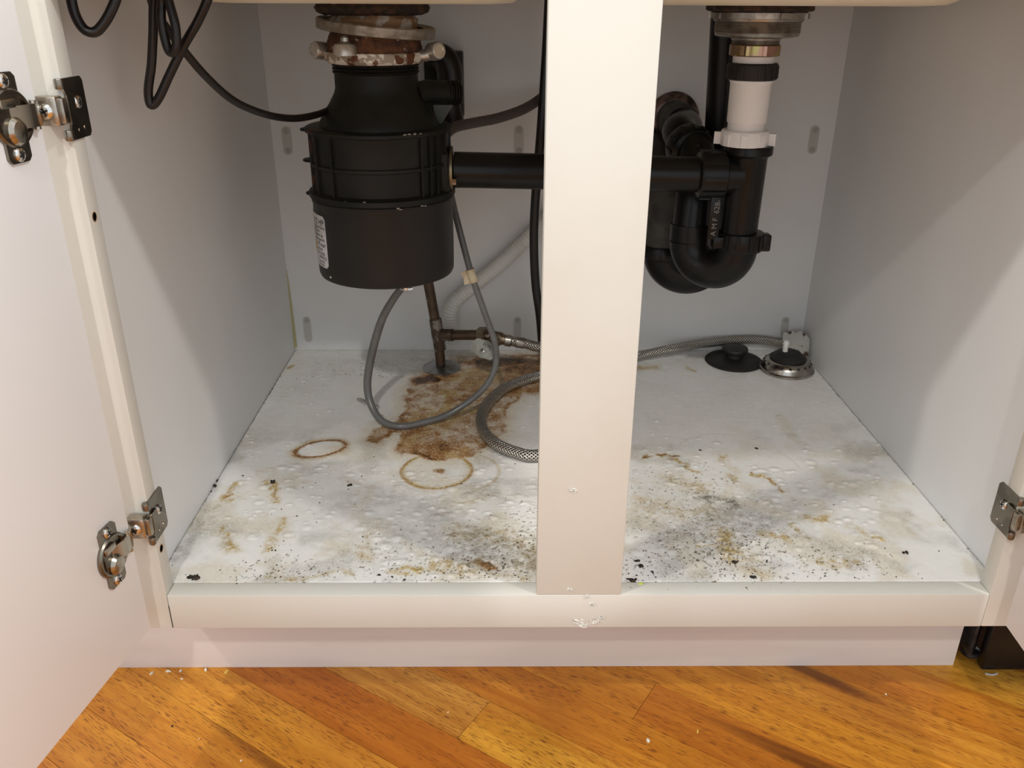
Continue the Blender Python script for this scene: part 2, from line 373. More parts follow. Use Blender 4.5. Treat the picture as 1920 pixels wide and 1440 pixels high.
# ---- hinges (compact face-frame hinges)
def phillips(mb, O, A, r=.0045):
    mb.m = 1; mb.lathe([(r, 0), (r, .0008), (r*.8, .0018), (r*.35, .0023), (.0001, .0023)], O, A, 20)
    X, Y, Z = frame_of(A); mb.m = 2; O = Vector(O)
    for q in (0.4, 0.4+PI/2):
        a = X*math.cos(q)+Y*math.sin(q); b = Z.cross(a)
        mb.prism([(-r*.55, -r*.12), (r*.55, -r*.12), (r*.55, r*.12), (-r*.55, r*.12)], O, a, b, Z, .0015, .0026)
    mb.m = 0
def hinge(side, P0, d, n, zh, xe, lab):
    # side +1: opening lies toward +x of the stile (left door); -1 mirrored
    s = side
    h = thing('hinge', (xe, 0, zh), None, None); h.parent = cab; h.location = (xe, -.3, zh); h['label'] = lab
    # plate on the stile's inner edge
    mb = MB()
    pts = [(-.003, -.021), (.024, -.021), (.027, -.018), (.027, .018), (.024, .021), (-.003, .021), (-.003, .014), (-.001, .010), (-.001, -.010), (-.003, -.014)]
    mb.prism(pts, (xe, .001, zh), (0, 1, 0), (0, 0, 1), (s, 0, 0), 0, .0016)
    for dz in (-.0175, .0175):
        mb.lathe([(.0028, -.0035), (.0032, -.0025), (.0032, .0025), (.0028, .0035)], (xe-s*.0005, -.0032, zh+dz), (0, 0, 1), 14)
    mb.prism([(-.004, -.010), (.006, -.010), (.006, .010), (-.004, .010)], (xe, .001, zh), (0, 1, 0), (0, 0, 1), (s, 0, 0), .0016, .0034)
    mb.build('mounting_plate', NICKELD, h)
    mb = MB(); phillips(mb, (xe+s*.0016, .014, zh+.004), (s, 0, 0), .0046); mb.m = 0
    for (yy, zz) in ((.018, -.014), (.009, -.015)): mb.lathe([(.0013, 0), (.001, .0005), (.0001, .0005)], (xe+s*.0016, yy, zh+zz), (s, 0, 0), 10)
    mb.build('plate_screw', [NICKEL, CHROME, DARK], h)
    # adjusting block with its screw, in front of the stile
    mb = MB(); x0, x1 = sorted((xe-s*.0170, xe-s*.0005)); mb.box((x0, -.0125, zh-.010), (x1, -.0012, zh+.010), .0018)
    mb.box((min(xe-s*.003, xe+s*.003), -.010, zh-.0085), (max(xe-s*.003, xe+s*.003), .001, zh+.0085), .001)
    mb.build('adjusting_block', NICKEL, h)
    mb = MB(); phillips(mb, (xe-s*.0090, -.0125, zh), (0, -1, 0), .0052); mb.build('adjusting_screw', [NICKEL, CHROME, DARK], h)
    # arm bridging to the cup
    inn = -n; c0 = P0+d*.0285; c0.z = zh
    mb = MB(); a = Vector((xe-s*.0150, -.0118, zh)); b1 = P0+d*.004+inn*.0020; b1.z = zh; b2 = P0+d*.015+inn*.0045; b2.z = zh; b3 = P0+d*.030+inn*.001; b3.z = zh
    pl = catmull([a, b1, b2, b3], 6); hw = .0075
    for dz0, dz1, th in ((-hw, hw, .0016),):
        vs = []; fs = []
        for i, p in enumerate(pl):
            t = (pl[min(i+1, len(pl)-1)]-pl[max(i-1, 0)]).normalized(); q = Vector((-t.y, t.x, 0))
            if q.dot(inn) < 0: q = -q
            for zz in (dz0, dz1):
                for o2 in (0, th): vs.append(p+Vector((0, 0, zz))+q*o2)
        for i in range(len(pl)-1):
            o = i*4
            for (u, v) in ((0, 1), (1, 3), (3, 2), (2, 0)): fs.append((o+u, o+v, o+4+v, o+4+u))
        fs += [(0, 1, 3, 2), tuple(len(vs)-4+k for k in (0, 1, 3, 2))]
        mb.add(vs, fs)
    for zz in (-.0085, .0085): mb.lathe([(.0022, -.001), (.0022, .001)], pl[9]+Vector((0, 0, zz)), (0, 0, 1), 12)
    mb.build('hinge_arm', NICKEL, h)
    # cup and flange pressed in the door's inner face
    X = d; Z3 = Vector((0, 0, 1)); c = c0.copy()
    mb = MB()
    fl = [(-.007, -.0285), (.009, -.0285), (.012, -.0255), (.012, .0255), (.009, .0285), (-.007, .0285), (-.010, .0255), (-.010, .015), (-.010, -.015), (-.010, -.0255)]
    mb.prism(fl, c, X, Z3, inn, 0, .0022)
    mb.lathe([(.0190, 0), (.0190, .0022), (.0178, .0036), (.0160, .0036), (.0145, .0008), (.0130, .0005), (.0001, .0005)], c, inn, 44)
    mb.build('hinge_cup', NICKELD, h)
    mb = MB()
    prof = [(.0085, 0), (.0085, .004), (.0065, .0068), (.003, .0078), (.0001, .008)]
    mb.lathe(prof, c+Vector((0, 0, -.0085))+d*.001, inn, 20, oval=1.1)
    mb.box((-.002, -.0052, .0065), (.012, .0052, .0125), .001, Matrix(((d.x, inn.x, 0, c.x), (d.y, inn.y, 0, c.y), (0, 0, 1, c.z), (0, 0, 0, 1))))
    mb.build('cup_boss', NICKEL, h)
    for dz in (-.0232, .0232):
        mb = MB(); phillips(mb, c+Vector((0, 0, dz))+d*.002+inn*.0022, inn, .0047); mb.build('cup_screw', [NICKEL, CHROME, DARK], h)
    return h
zu = at(92, 208, y=-.008).z; zl = at(262, 988, y=-.008).z
hinge(1, DL0, DLd, DLn, zu, -.3815, 'upper hinge of the left door')
hinge(1, DL0, DLd, DLn, zl, -.3815, 'lower hinge of the left door')
zr = at(1893, 962, x=.3812).z
hinge(-1, DR0, DRd, DRn, zr, .3812, 'lower hinge of the right door')

# ================================================================ stained cabinet floor (part of the cabinet)
def nval(x, y, s, seed):
    g = np.random.RandomState(seed).rand(256, 256); X = x*s; Y = y*s
    xi = np.floor(X).astype(int); yi = np.floor(Y).astype(int); fx = X-xi; fy = Y-yi
    fx = fx*fx*(3-2*fx); fy = fy*fy*(3-2*fy); a = g[xi % 256, yi % 256]; b = g[(xi+1) % 256, yi % 256]; c = g[xi % 256, (yi+1) % 256]; d = g[(xi+1) % 256, (yi+1) % 256]
    return a*(1-fx)*(1-fy)+b*fx*(1-fy)+c*(1-fx)*fy+d*fx*fy
def fbm(x, y, s, seed, o=4):
    r = 0; A = .5; T = 0
    for i in range(o): r = r+A*nval(x, y, s*2**i, seed+i); T += A; A *= .55
    return r/T
def FL(px, py): p = at(px, py, z=FZ); return (p.x, p.y)
def sdf(x, y, P):
    d = np.full(x.shape, 1e9); ins = np.zeros(x.shape, bool); n = len(P)
    for i in range(n):
        ax, ay = P[i]; bx, by = P[(i+1) % n]; ex, ey = bx-ax, by-ay; wx = x-ax; wy = y-ay
        t = np.clip((wx*ex+wy*ey)/(ex*ex+ey*ey+1e-12), 0, 1); d = np.minimum(d, np.hypot(wx-ex*t, wy-ey*t))
        c = ((ay > y) != (by > y)) & (x < (bx-ax)*(y-ay)/(by-ay+1e-12)+ax); ins ^= c
    return np.where(ins, -d, d)
def segd(x, y, P):
    d = np.full(x.shape, 1e9)
    for i in range(len(P)-1):
        ax, ay = P[i]; bx, by = P[i+1]; ex, ey = bx-ax, by-ay; wx = x-ax; wy = y-ay
        t = np.clip((wx*ex+wy*ey)/(ex*ex+ey*ey+1e-12), 0, 1); d = np.minimum(d, np.hypot(wx-ex*t, wy-ey*t))
    return d
def sm(a, b, v): t = np.clip((v-a)/(b-a), 0, 1); return t*t*(3-2*t)
def build_bottom():
    x0, x1, y0, y1 = XL+.0007, XR-.0007, .0197, YB-.0005
    st = .00118; nx = int((x1-x0)/st); ny = int((y1-y0)/st)
    gx, gy = np.meshgrid(np.linspace(x0, x1, nx), np.linspace(y0, y1, ny)); x = gx.ravel(); y = gy.ravel()
    n1 = fbm(x+3, y+3, 45, 1)-.5; n2 = fbm(x+7, y+5, 45, 9)-.5; n3 = fbm(x+2, y+9, 160, 21)-.5
    wx = x+n1*.018+n3*.005; wy = y+n2*.018+n3*.005
    R = np.zeros(x.shape); Y = np.zeros(x.shape); G = np.zeros(x.shape); H = np.zeros(x.shape)
    fine = fbm(x+1, y+1, 380, 31, 3); med = fbm(x+4, y+8, 90, 41, 4)
    def poly(pts): return [FL(*p) for p in pts]
    # main rust stain
    P = poly([(862, 668), (1014, 664), (1035, 690), (1030, 735), (985, 738), (957, 760), (948, 790), (952, 812), (925, 830), (905, 842), (892, 858), (840, 862), (770, 856), (742, 846), (752, 812), (728, 818), (704, 836), (683, 828), (700, 806), (735, 792), (757, 768), (762, 735), (780, 712), (800, 696), (850, 692)])
    s = sdf(wx, wy, P); ins = sm(.002, -.004, s)
    body = .10+.34*np.clip((med-.36)/.3, 0, 1)+.18*np.clip((fbm(x, y, 24, 301, 3)-.45)/.25, 0, 1)+.10*(fine-.5)
    edge = np.exp(-((s+.004)/.0045)**2)*(.15+.45*sm(.42, .65, fbm(x, y, 60, 77)))
    R = np.maximum(R, ins*np.clip(body, 0, 1)+edge*.6)
    def blob(cx, cy, rx, ry, amp, field='R', pw=2.0, wob=1.0):
        nonlocal R, Y, G
        c = FL(cx, cy); a = abs(FL(cx+rx, cy)[0]-FL(cx-rx, cy)[0])/2; b = abs(FL(cx, cy+ry)[1]-FL(cx, cy-ry)[1])/2
        q = np.hypot((wx*wob+x*(1-wob)-c[0])/a, (wy*wob+y*(1-wob)-c[1])/b); v = amp*np.exp(-q**pw)
        if field == 'R': R = np.maximum(R, v*(.75+.9*(med-.4)))
        elif field == 'Y': Y = np.maximum(Y, v*(.7+1.2*(fine-.4)))
        else: G = np.maximum(G, v*(.6+1.1*(med-.3)))
    blob(940, 679, 78, 9, 1.25, pw=4); blob(980, 692, 44, 13, .95, pw=4); blob(800, 711, 26, 8, 1.5, pw=4); blob(785, 716, 12, 6, 1.3); blob(838, 705, 22, 5, .9)
    blob(822, 838, 46, 15, .82, pw=3); blob(800, 848, 28, 7, .8); blob(880, 790, 45, 20, .5); blob(930, 782, 18, 10, .72); blob(706, 824, 16, 8, .70); blob(752, 792, 10, 6, .6)
    blob(900, 725, 50, 18, .36); blob(965, 732, 30, 8, .66); blob(770, 745, 12, 9, .42); blob(1000, 735, 22, 6, .6)
    blob(824, 881, 17, 4, .55, pw=4); blob(520, 845, 12, 8, .0)
    # halo of yellow about the rust
    Y = np.maximum(Y, sm(.030, -.002, s)*.42); Y = np.maximum(Y, ins*(.45+.5*sm(.40, .58, fbm(x, y, 34, 222))))
    def ring(cx, cy, rx, ry, w, amp, field='Y', rot=0, lo=0, hi=2*PI, wob=.15):
        nonlocal R, Y
        c = FL(cx, cy); a = abs(FL(cx+rx, cy)[0]-FL(cx-rx, cy)[0])/2; b = abs(FL(cx, cy+ry)[1]-FL(cx, cy-ry)[1])/2
        X = x+n1*.018*wob-c[0]; Yy = y+n2*.018*wob-c[1]; cr, sr = math.cos(rot), math.sin(rot); X, Yy = X*cr+Yy*sr, -X*sr+Yy*cr
        q = np.hypot(X/a, Yy/b); r0 = min(a, b); th = np.arctan2(Yy, X) % (2*PI)
        g = np.exp(-(((q-1)*r0)/w)**2)*amp*(.65+.7*fbm(th*3, th*0+cx, 1.2, 55))
        if lo != 0 or hi != 2*PI: g = g*((th > lo) & (th < hi))
        if field == 'R': R = np.maximum(R, g)
        else: Y = np.maximum(Y, g)
    ring(819, 882, 64, 32, .0034, .95); ring(819, 882, 66, 33, .0014, .34, 'R'); ring(819, 882, 60, 30, .008, .35)
    ring(876, 884, 60, 33, .0022, .55, lo=4.9, hi=2*PI); ring(876, 884, 60, 33, .0022, .55, lo=0, hi=1.9)
    ring(601, 841, 47, 14, .0022, .75, 'R', rot=.42, wob=.1); ring(601, 841, 52, 17, .004, .6, rot=.42, wob=.1)
    ring(1380, 880, 120, 72, .0008, .35, lo=0, hi=2.3, wob=.3)
    blob(640, 846, 34, 12, .6, 'Y'); blob(690, 850, 60, 16, .35, 'Y')
    def stroke(pts, w, amp, field='Y'):
        nonlocal R, Y, G
        d = segd(x+n1*.014+n3*.008, y+n2*.014+n3*.006, [FL(*p) for p in pts]); v = amp*np.exp(-(d/w)**2)*np.clip(2.8*fbm(x, y, 170, 91)-.55, 0, 1.3)
        if field == 'Y': Y = np.maximum(Y, v)
        elif field == 'R': R = np.maximum(R, v)
        else: G = np.maximum(G, v)
    for pts, w, amp in (([(424, 938), (432, 918), (445, 910)], .006, 1.0), ([(497, 903), (510, 910), (518, 925), (521, 940)], .0045, 1.1), ([(416, 988), (428, 1000), (433, 1020), (436, 1033)], .006, .8), ([(528, 975), (524, 990), (513, 1015), (500, 1035)], .006, .7),
                        ([(1206, 858), (1215, 853)], .003, 1.1), ([(1237, 851), (1255, 856), (1280, 872), (1308, 885)], .0035, .9), ([(1350, 855), (1358, 870), (1380, 885)], .005, .8), ([(1410, 890), (1430, 893), (1450, 905), (1468, 920)], .0035, 1.1),
                        ([(1365, 893), (1378, 900)], .006, .8), ([(1510, 970), (1550, 972)], .006, 1.0), ([(1490, 985), (1515, 1010)], .005, .7), ([(1590, 985), (1625, 1000), (1658, 1012)], .005, .6), ([(1640, 1003), (1658, 1012)], .002, 1.1),
                        ([(1545, 1055), (1600, 1055)], .009, .8), ([(1300, 1022), (1340, 1018), (1372, 1005)], .0012, 1.1), ([(690, 1000), (683, 1030), (690, 1045)], .009, .5), ([(730, 1070), (760, 1060), (800, 1068), (790, 1072), (735, 1071)], .004, .9),
                        ([(820, 1060), (860, 1070), (900, 1060)], .014, .75), ([(845, 945), (880, 938), (905, 932)], .004, .55), ([(500, 1082), (590, 1083), (640, 1070), (660, 1078)], .0035, .6), ([(870, 1000), (960, 1010), (1000, 1040), (980, 1075)], .02, .5),
                        ([(850, 990), (905, 1000), (960, 1000)], .012, .5), ([(1200, 940), (1280, 960), (1330, 960)], .02, .42), ([(1260, 900), (1310, 915)], .018, .5), ([(1190, 690), (1230, 688)], .008, .7), ([(1290, 688), (1302, 695)], .005, .8),
                        ([(1010, 1075), (900, 1078)], .006, .4), ([(540, 690), (545, 686)], .004, 1.1), ([(1650, 900), (1670, 1000)], .01, .2), ([(1460, 780), (1500, 830)], .006, .25), ([(1210, 970), (1240, 955), (1260, 960)], .014, .4), ([(1430, 1000), (1480, 1010)], .007, .7), ([(1340, 1000), (1440, 1090)], .016, .45),
                        ([(560, 870), (640, 880)], .0012, .3), ([(420, 940), (360, 990)], .008, .35), ([(1360, 1000), (1365, 1045)], .012, .8)):
        stroke(pts, w, amp)
    for pts, w, amp in (([(1270, 855), (1235, 850)], .0018, .7), ([(1205, 857), (1222, 854)], .0014, .7), ([(900, 1055), (925, 1068)], .005, .55), ([(840, 1000), (848, 1005)], .004, .4), ([(1440, 898), (1465, 917)], .0018, .45), ([(430, 925), (428, 936)], .0022, .4), ([(518, 920), (520, 935)], .002, .4), ([(885, 1055), (915, 1063)], .004, .35)):
        stroke(pts, w, amp, 'R')
    for pts, w, amp in (([(1325, 935), (1370, 945)], .012, .7), ([(1390, 985), (1440, 975)], .014, .45), ([(860, 1040), (960, 1045), (1000, 1055)], .022, .42), ([(880, 1010), (990, 1020)], .02, .3), ([(330, 1040), (400, 960)], .014, .35), ([(640, 950), (760, 920)], .03, .22), ([(700, 1000), (840, 1010)], .03, .20), ([(1330, 960), (1440, 970)], .028, .30), ([(1500, 1000), (1560, 1030)], .012, .35), ([(1190, 985), (1290, 1000)], .02, .25), ([(1420, 935), (1460, 960)], .015, .25)):
        stroke(pts, w, amp, 'G')
    # dust patches
    G = np.maximum(G, .28*sm(.52, .72, fbm(x, y, 22, 63))*sm(.42, .25, y))
    Y = np.maximum(Y, .28*sm(.50, .70, fbm(x, y, 26, 71))*sm(.40, .2, y))
    # fine dirt speckle, denser in the trampled zones
    zone = np.zeros(x.shape)
    for cx, cy, rx, ry, a in ((930, 1050, 110, 60, 1), (1340, 1030, 150, 60, 1.), (1180, 1060, 60, 40, .9), (760, 1060, 90, 40, .6), (560, 1070, 130, 30, .5), (1560, 1050, 80, 30, .6), (720, 690, 120, 20, .6), (1280, 920, 120, 60, .4), (980, 1000, 40, 50, .7)):
        c = FL(cx, cy); ax = abs(FL(cx+rx, cy)[0]-c[0]); by = abs(FL(cx, cy-ry)[1]-c[1]); zone = np.maximum(zone, a*np.exp(-((x-c[0])/ax)**2-((y-c[1])/by)**2))
    rs = np.random.RandomState(5).rand(x.size); sp = fbm(x+5, y+2, 420, 88, 2)
    spk = sm(.77-.13*zone, .84-.13*zone, sp)*(zone > .15)*.8
    G = np.clip(np.maximum(G, spk), 0, 1); Y = np.clip(Y, 0, 1); R = np.clip(R, 0, 1.2)
    # blisters: real swellings of the laminate
    rb = random.Random(42); B = []
    for (xa, xb, ya, yb, n, r0, r1) in ((420, 1000, 870, 1010, 150, .0025, .009), (1190, 1660, 830, 1050, 170, .0025, .009), (440, 620, 700, 860, 60, .002, .006), (760, 960, 720, 860, 40, .002, .006), (900, 1000, 740, 860, 20, .002, .005), (1200, 1560, 740, 850, 30, .002, .006), (700, 1000, 1000, 1080, 40, .003, .010), (1000, 1010, 860, 1000, 8, .003, .006)):
        for _ in range(int(n*1.7)):
            c = FL(rb.uniform(xa, xb), rb.uniform(ya, yb)); r = r0+(r1-r0)*rb.random()**2.2; B.append((c, r, r*rb.uniform(.12, .24), rb.uniform(.55, 1)))
    for (px, py, r) in ((1675, 970, .013), (1225, 960, .020), (640, 935, .02), (1455, 925, .010), (1500, 1010, .018), (620, 1010, .022), (1430, 975, .014), (1385, 970, .013), (1560, 1030, .012), (900, 1035, .02), (548, 848, .006), (765, 765, .0045), (762, 780, .004), (980, 800, .005), (720, 950, .02), (770, 970, .014)):
        B.append((FL(px, py), r, .0009, .8))
    Z = np.zeros(x.shape)
    for c, r, h, ov in B:
        m = (np.abs(x-c[0]) < r*1.3) & (np.abs(y-c[1]) < r*1.3)
        q = np.hypot(x[m]-c[0], (y[m]-c[1])/ov)/r; Z[m] = np.maximum(Z[m], h*(1-sm(0, 1, q)))
        k = np.clip(1-np.abs(q-1)/.25, 0, 1); G[m] = np.maximum(G[m], .14*k)
    Z = Z+(fbm(x, y, 12, 17, 2)-.5)*.0006*sm(.019, .06, y)+(fbm(x+1, y*1.0, 140, 19, 2)-.5)*.00022*sm(.35, .20, y)
    Z = Z*sm(.019, .024, y)
    co = np.stack([x, y, Z+FZ-.0002], 1)
    me = bpy.data.meshes.new('bottom_panel')
    idx = np.arange(nx*ny).reshape(ny, nx); f = np.stack([idx[:-1, :-1], idx[:-1, 1:], idx[1:, 1:], idx[1:, :-1]], -1).reshape(-1, 4)
    # skirt
    border = np.concatenate([idx[0, :], idx[1:, -1], idx[-1, -2::-1], idx[-2:0:-1, 0]]); nb = len(border)
    low = co[border].copy(); low[:, 2] = .136; base = nx*ny
    sk = np.stack([border, base+np.arange(nb), base+(np.arange(nb)+1) % nb, np.roll(border, -1)], -1)
    allv = np.concatenate([co, low]); allf = np.concatenate([f, sk])
    allv -= np.array([0, .3, 0])
    me.vertices.add(len(allv)); me.vertices.foreach_set('co', allv.astype(np.float32).ravel())
    me.loops.add(allf.size); me.loops.foreach_set('vertex_index', allf.astype(np.int32).ravel())
    me.polygons.add(len(allf)); me.polygons.foreach_set('loop_start', (np.arange(len(allf))*4).astype(np.int32))
    me.polygons.foreach_set('use_smooth', np.concatenate([np.ones(len(f), bool), np.zeros(nb, bool)]))
    me.update(calc_edges=True)
    ca = me.color_attributes.new('stain', 'FLOAT_COLOR', 'POINT')
    c = np.zeros((len(allv), 4), np.float32); c[:nx*ny, 0] = R; c[:nx*ny, 1] = Y; c[:nx*ny, 2] = G; c[:, 3] = 1
    ca.data.foreach_set('color', c.ravel())
    m = bpy.data.materials.new('stained_white_laminate'); m.use_nodes = True; N = m.node_tree.nodes; L = m.node_tree.links
    b = N['Principled BSDF']; A = N.new('ShaderNodeAttribute'); A.attribute_name = 'stain'; sp_ = N.new('ShaderNodeSeparateColor'); L.new(A.outputs['Color'], sp_.inputs[0])
    tc = N.new('ShaderNodeTexCoord')
    def noise(s, d=5):
        n = N.new('ShaderNodeTexNoise'); n.inputs['Scale'].default_value = s; n.inputs['Detail'].default_value = d; L.new(tc.outputs['Object'], n.inputs['Vector']); return n.outputs[0]
    def rng(s, a, c_, lo=0, hi=1):
        r = N.new('ShaderNodeMapRange'); r.inputs[1].default_value = a; r.inputs[2].default_value = c_; r.inputs[3].default_value = lo; r.inputs[4].default_value = hi; L.new(s, r.inputs[0]); return r.outputs[0]
    def mul(a, c_):
        q = N.new('ShaderNodeMath'); q.operation = 'MULTIPLY'; L.new(a, q.inputs[0])
        if isinstance(c_, float): q.inputs[1].default_value = c_
        else: L.new(c_, q.inputs[1])
        return q.outputs[0]
    def mix(f_, c1, c2):
        q = N.new('ShaderNodeMix'); q.data_type = 'RGBA'; L.new(f_, q.inputs[0])
        for i, v in ((6, c1), (7, c2)):
            if isinstance(v, tuple): q.inputs[i].default_value = rgb(v)
            else: L.new(v, q.inputs[i])
        return q.outputs[2]
    nf = rng(noise(420), .35, .65, .55, 1.3)
    base_ = mix(rng(noise(14), .4, .65), (.86, .845, .81), (.82, .805, .765))
    c_ = mix(mul(sp_.outputs[1], nf), base_, (.50, .345, .095))
    c_ = mix(rng(mul(sp_.outputs[0], nf), .03, .50), c_, (.34, .165, .050))
    c_ = mix(rng(mul(sp_.outputs[0], nf), .50, 1.0), c_, (.045, .018, .008))
    c_ = mix(mul(sp_.outputs[2], nf), c_, (.14, .115, .075))
    L.new(c_, b.inputs['Base Color']); L.new(rng(noise(60), .3, .7, .16, .36), b.inputs['Roughness'])
    me.materials.append(m)
    o = bpy.data.objects.new('bottom_panel', me); COL.objects.link(o); o.parent = cab; o['label'] = 'stained and blistered white cabinet floor'
build_bottom()

# ================================================================ SINK + COUNTER
sink = thing('double_sink', (0, .33, .648), 'almond double bowl sink whose undersides hang over the pipes', 'sink')
def basin(cx, cy, w, d, z0, z1):
    mb = MB(); vs = []; fs = []; seg = 48
    prof = [(0.0, .0), (.72, .0), (.84, .0012), (.91, .007), (.955, .018), (.98, .035), (1.0, .06), (1.02, z1-z0)]
    for s_, h in prof:
        for k in range(seg):
            a = 2*PI*k/seg; e = .42
            ca, sa = math.cos(a), math.sin(a)
            vs.append((cx+w/2*s_*math.copysign(abs(ca)**e, ca), cy+d/2*s_*math.copysign(abs(sa)**e, sa), z0+h))
    for i in range(len(prof)-1):
        for k in range(seg): k2 = (k+1) % seg; fs.append((i*seg+k, i*seg+k2, (i+1)*seg+k2, (i+1)*seg+k))
    mb.add(vs, fs); return mb
plab(basin(-.208, .345, .345, .40, .6478, .872).build('bowl', SINKM, sink, 50), 'left bowl above the black disposal')
plab(basin(.200, .345, .345, .40, .6478, .872).build('bowl', SINKM, sink, 50), 'right bowl above the white tailpiece')
ct = MB(); ct.box((-.95, -.03, .876), (1.05, .66, .914), .003); tag(ct.build('countertop', COUNTER), 'stone countertop over the sink cabinet', 'countertop')

# ================================================================ GARBAGE DISPOSAL
DX, DY = -.2105, .350
gd = thing('garbage_disposal', (DX, DY, .355), 'black garbage disposal hanging from the left sink bowl', 'garbage disposal')
def L_(prof, mat_, nm, par=gd, seg=64, jit=0, A=(0, 0, 1), O=None):
    mb = MB(); mb.lathe(prof, O or (DX, DY, 0), A, seg, jit); return mb.build(nm, mat_, par)
L_([(.0585, .6478), (.0600, .6440), (.0585, .6395), (.052, .6370), (.050, .6370)], GASKET, 'mount_gasket', jit=.03)
L_([(.0430, .6375), (.0470, .6330), (.0460, .6250), (.0440, .6200), (.044, .612)], PUTTY, 'putty_ring', jit=.02)
c = Vector((DX+.003, DY, .6248)); tilt = Vector((.095, -.03, 1)).normalized()
L_([(.050, -.0050), (.0605, -.0060), (.0632, -.0050), (.0634, .0038), (.0615, .0052), (.050, .0035), (.050, -.0050)], RINGM, 'backup_ring', A=tilt, O=c)
L_([(.044, .6215), (.0475, .6160), (.0500, .6110), (.0505, .6040), (.0490, .5995)], RUSTM, 'rusted_flange', jit=.025)
mc = L_([(.0500, .6010), (.0520, .6005), (.0528, .5975), (.0522, .5920), (.0500, .5895), (.047, .5890)], CHIPM, 'mounting_collar')
for (px, py, py2, s_) in ((604, 97, 97, -1), (812, 98, 96, 1)):
    p = at(px, py, y=DY-.012); mb = MB()
    q = Vector((DX+s_*.046, DY-.008, p.z-.003)); mb.tube([q, (q+p)/2+Vector((0, 0, -.002)), p], .0062, 14)
    mb.lathe([(.0080, -.0085), (.0092, -.006), (.0092, .006), (.0080, .0085)], p+Vector((s_*.002, 0, .001)), (.75*s_, -1, .15), 20)
    mb.build('lug', EARM, gd)
    mb = MB(); ax = Vector((.75*s_, -1, .15)).normalized(); mb.lathe([(.0062, .0084), (.0062, .0094), (.0048, .0094), (.0046, .0088), (.0001, .0087)], p+Vector((s_*.002, 0, .001)), ax, 20); mb.build('lug_rim', CHROME, gd)
p = at(648, 96, y=DY-.045)
mb = MB(); mb.lathe([(.0128, -.004), (.0130, .0035), (.0110, .0068), (.006, .0085), (.0045, .0095), (.0045, .0130), (.003, .0150), (.0001, .0152)], (p.x, p.y, p.z), (0, 0, 1), 28); mb.build('mounting_screw', EARM, gd)
prof = [(.0455, .5895)]
for z in (.5875, .5840, .5805): prof += [(.0462, z+.0012), (.0472, z), (.0462, z-.0012), (.0450, z-.0018)]
prof += [(.0452, .5775), (.0452, .5640), (.0470, .5585), (.0530, .5480), (.0590, .5400), (.0640, .5310), (.0665, .5250), (.0665, .5215)]
L_(prof, DISPB, 'hopper')
L_([(.0660, .5245), (.0800, .5243), (.0822, .5232), (.0822, .5200), (.0780, .5185), (.0768, .5150), (.0768, .4880), (.0785, .4870), (.0790, .4850), (.0785, .4835), (.0768, .4825), (.0766, .4575), (.0800, .4560), (.0830, .4545), (.0832, .4495), (.0812, .4480), (.0800, .4480)], DISPB, 'ribbed_housing')
mb = MB()
cdir = math.atan2(CC.y-DY, CC.x-DX)
for da in (-78, -62, -42, 33, 42, 50, 64, 90, 130, 180, 230):
    a = cdir+math.radians(da); r0 = Vector((math.cos(a), math.sin(a), 0)); t0 = Vector((-r0.y, r0.x, 0)); O = Vector((DX, DY, 0))+r0*.0762
    MB().prism([(-.0014, .456), (.0014, .456), (.0014, .520), (-.0014, .520)], O, t0, (0, 0, 1), r0, 0, .0032).build('housing_rib', DISPB, gd)
# lugs seen at the left edge of the housing
mb = MB()
for zz in (.4885, .5215, .4520):
    a = cdir-math.radians(86); r0 = Vector((math.cos(a), math.sin(a), 0))
    MB().lathe([(.010, -.0014), (.011, 0), (.010, .0014)], Vector((DX, DY, zz))+r0*.076, (0, 0, 1), 20).build('housing_lug', DISPB, gd)
L_([(.0800, .4482), (.0812, .4470), (.0812, .4440), (.0802, .4425), (.0798, .3700), (.0795, .3610), (.0780, .3575), (.0740, .3560), (.0001, .3555)], CANM, 'motor_can')
# drips of old flaking sealant along the seam
mb = MB(); rr = random.Random(5)
for da, z in ((18, .5236), (22, .5240), (26, .5238), (31, .5237), (-30, .4545), (24, .4535), (30, .4478), (33, .4474), (10, .4478), (12, .4465), (-14, .4549)):
    a = cdir+math.radians(da); r0 = Vector((math.cos(a), math.sin(a), 0)); t0 = Vector((-r0.y, r0.x, 0)); rad = .0812 if z < .5 else .0815
    n = 7; pts = [(rr.uniform(.0010, .0030)*math.cos(2*PI*k/n), rr.uniform(.0004, .0010)*math.sin(2*PI*k/n)) for k in range(n)]
    mb.prism(pts, Vector((DX, DY, z))+r0*rad, t0, (0, 0, 1), r0, 0, .0012)
tag(mb.build('flaking_sealant', mat('dried_sealant', (.30, .26, .22), (.12, .06, .03), scale=200, rough=.8), gd), kind='stuff')
# sticker wrapped on the can
def cyl(u, v, r):   # u metres round the can from the side facing the room, v height
    a = cdir+u/.0803; return Vector((DX+r*math.cos(a), DY+r*math.sin(a), v))
mb = MB(); ua, ub, z0, z1 = -.145, -.0775, .3735, .4330; n = 26; vs = []; fs = []
for i in range(n+1):
    u = ua+(ub-ua)*i/n; e = min(u-ua, ub-u); cr = .004
    k = 0 if e > cr else cr-math.sqrt(max(0, cr*cr-(cr-e)**2))
    for z in (z0+k, z1-k):
        for r in (.0797, .08085): vs.append(cyl(u, z, r))
for i in range(n):
    o = i*4
    for a, b in ((0, 1), (1, 3), (3, 2), (2, 0)): fs.append((o+a, o+b, o+4+b, o+4+a))
fs += [(0, 1, 3, 2), (4*n, 4*n+2, 4*n+3, 4*n+1)]
mb.add(vs, fs); lb = plab(mb.build('rating_label', LABEL, gd, 60), 'silver sticker with black print on the motor can')
mb = MB()
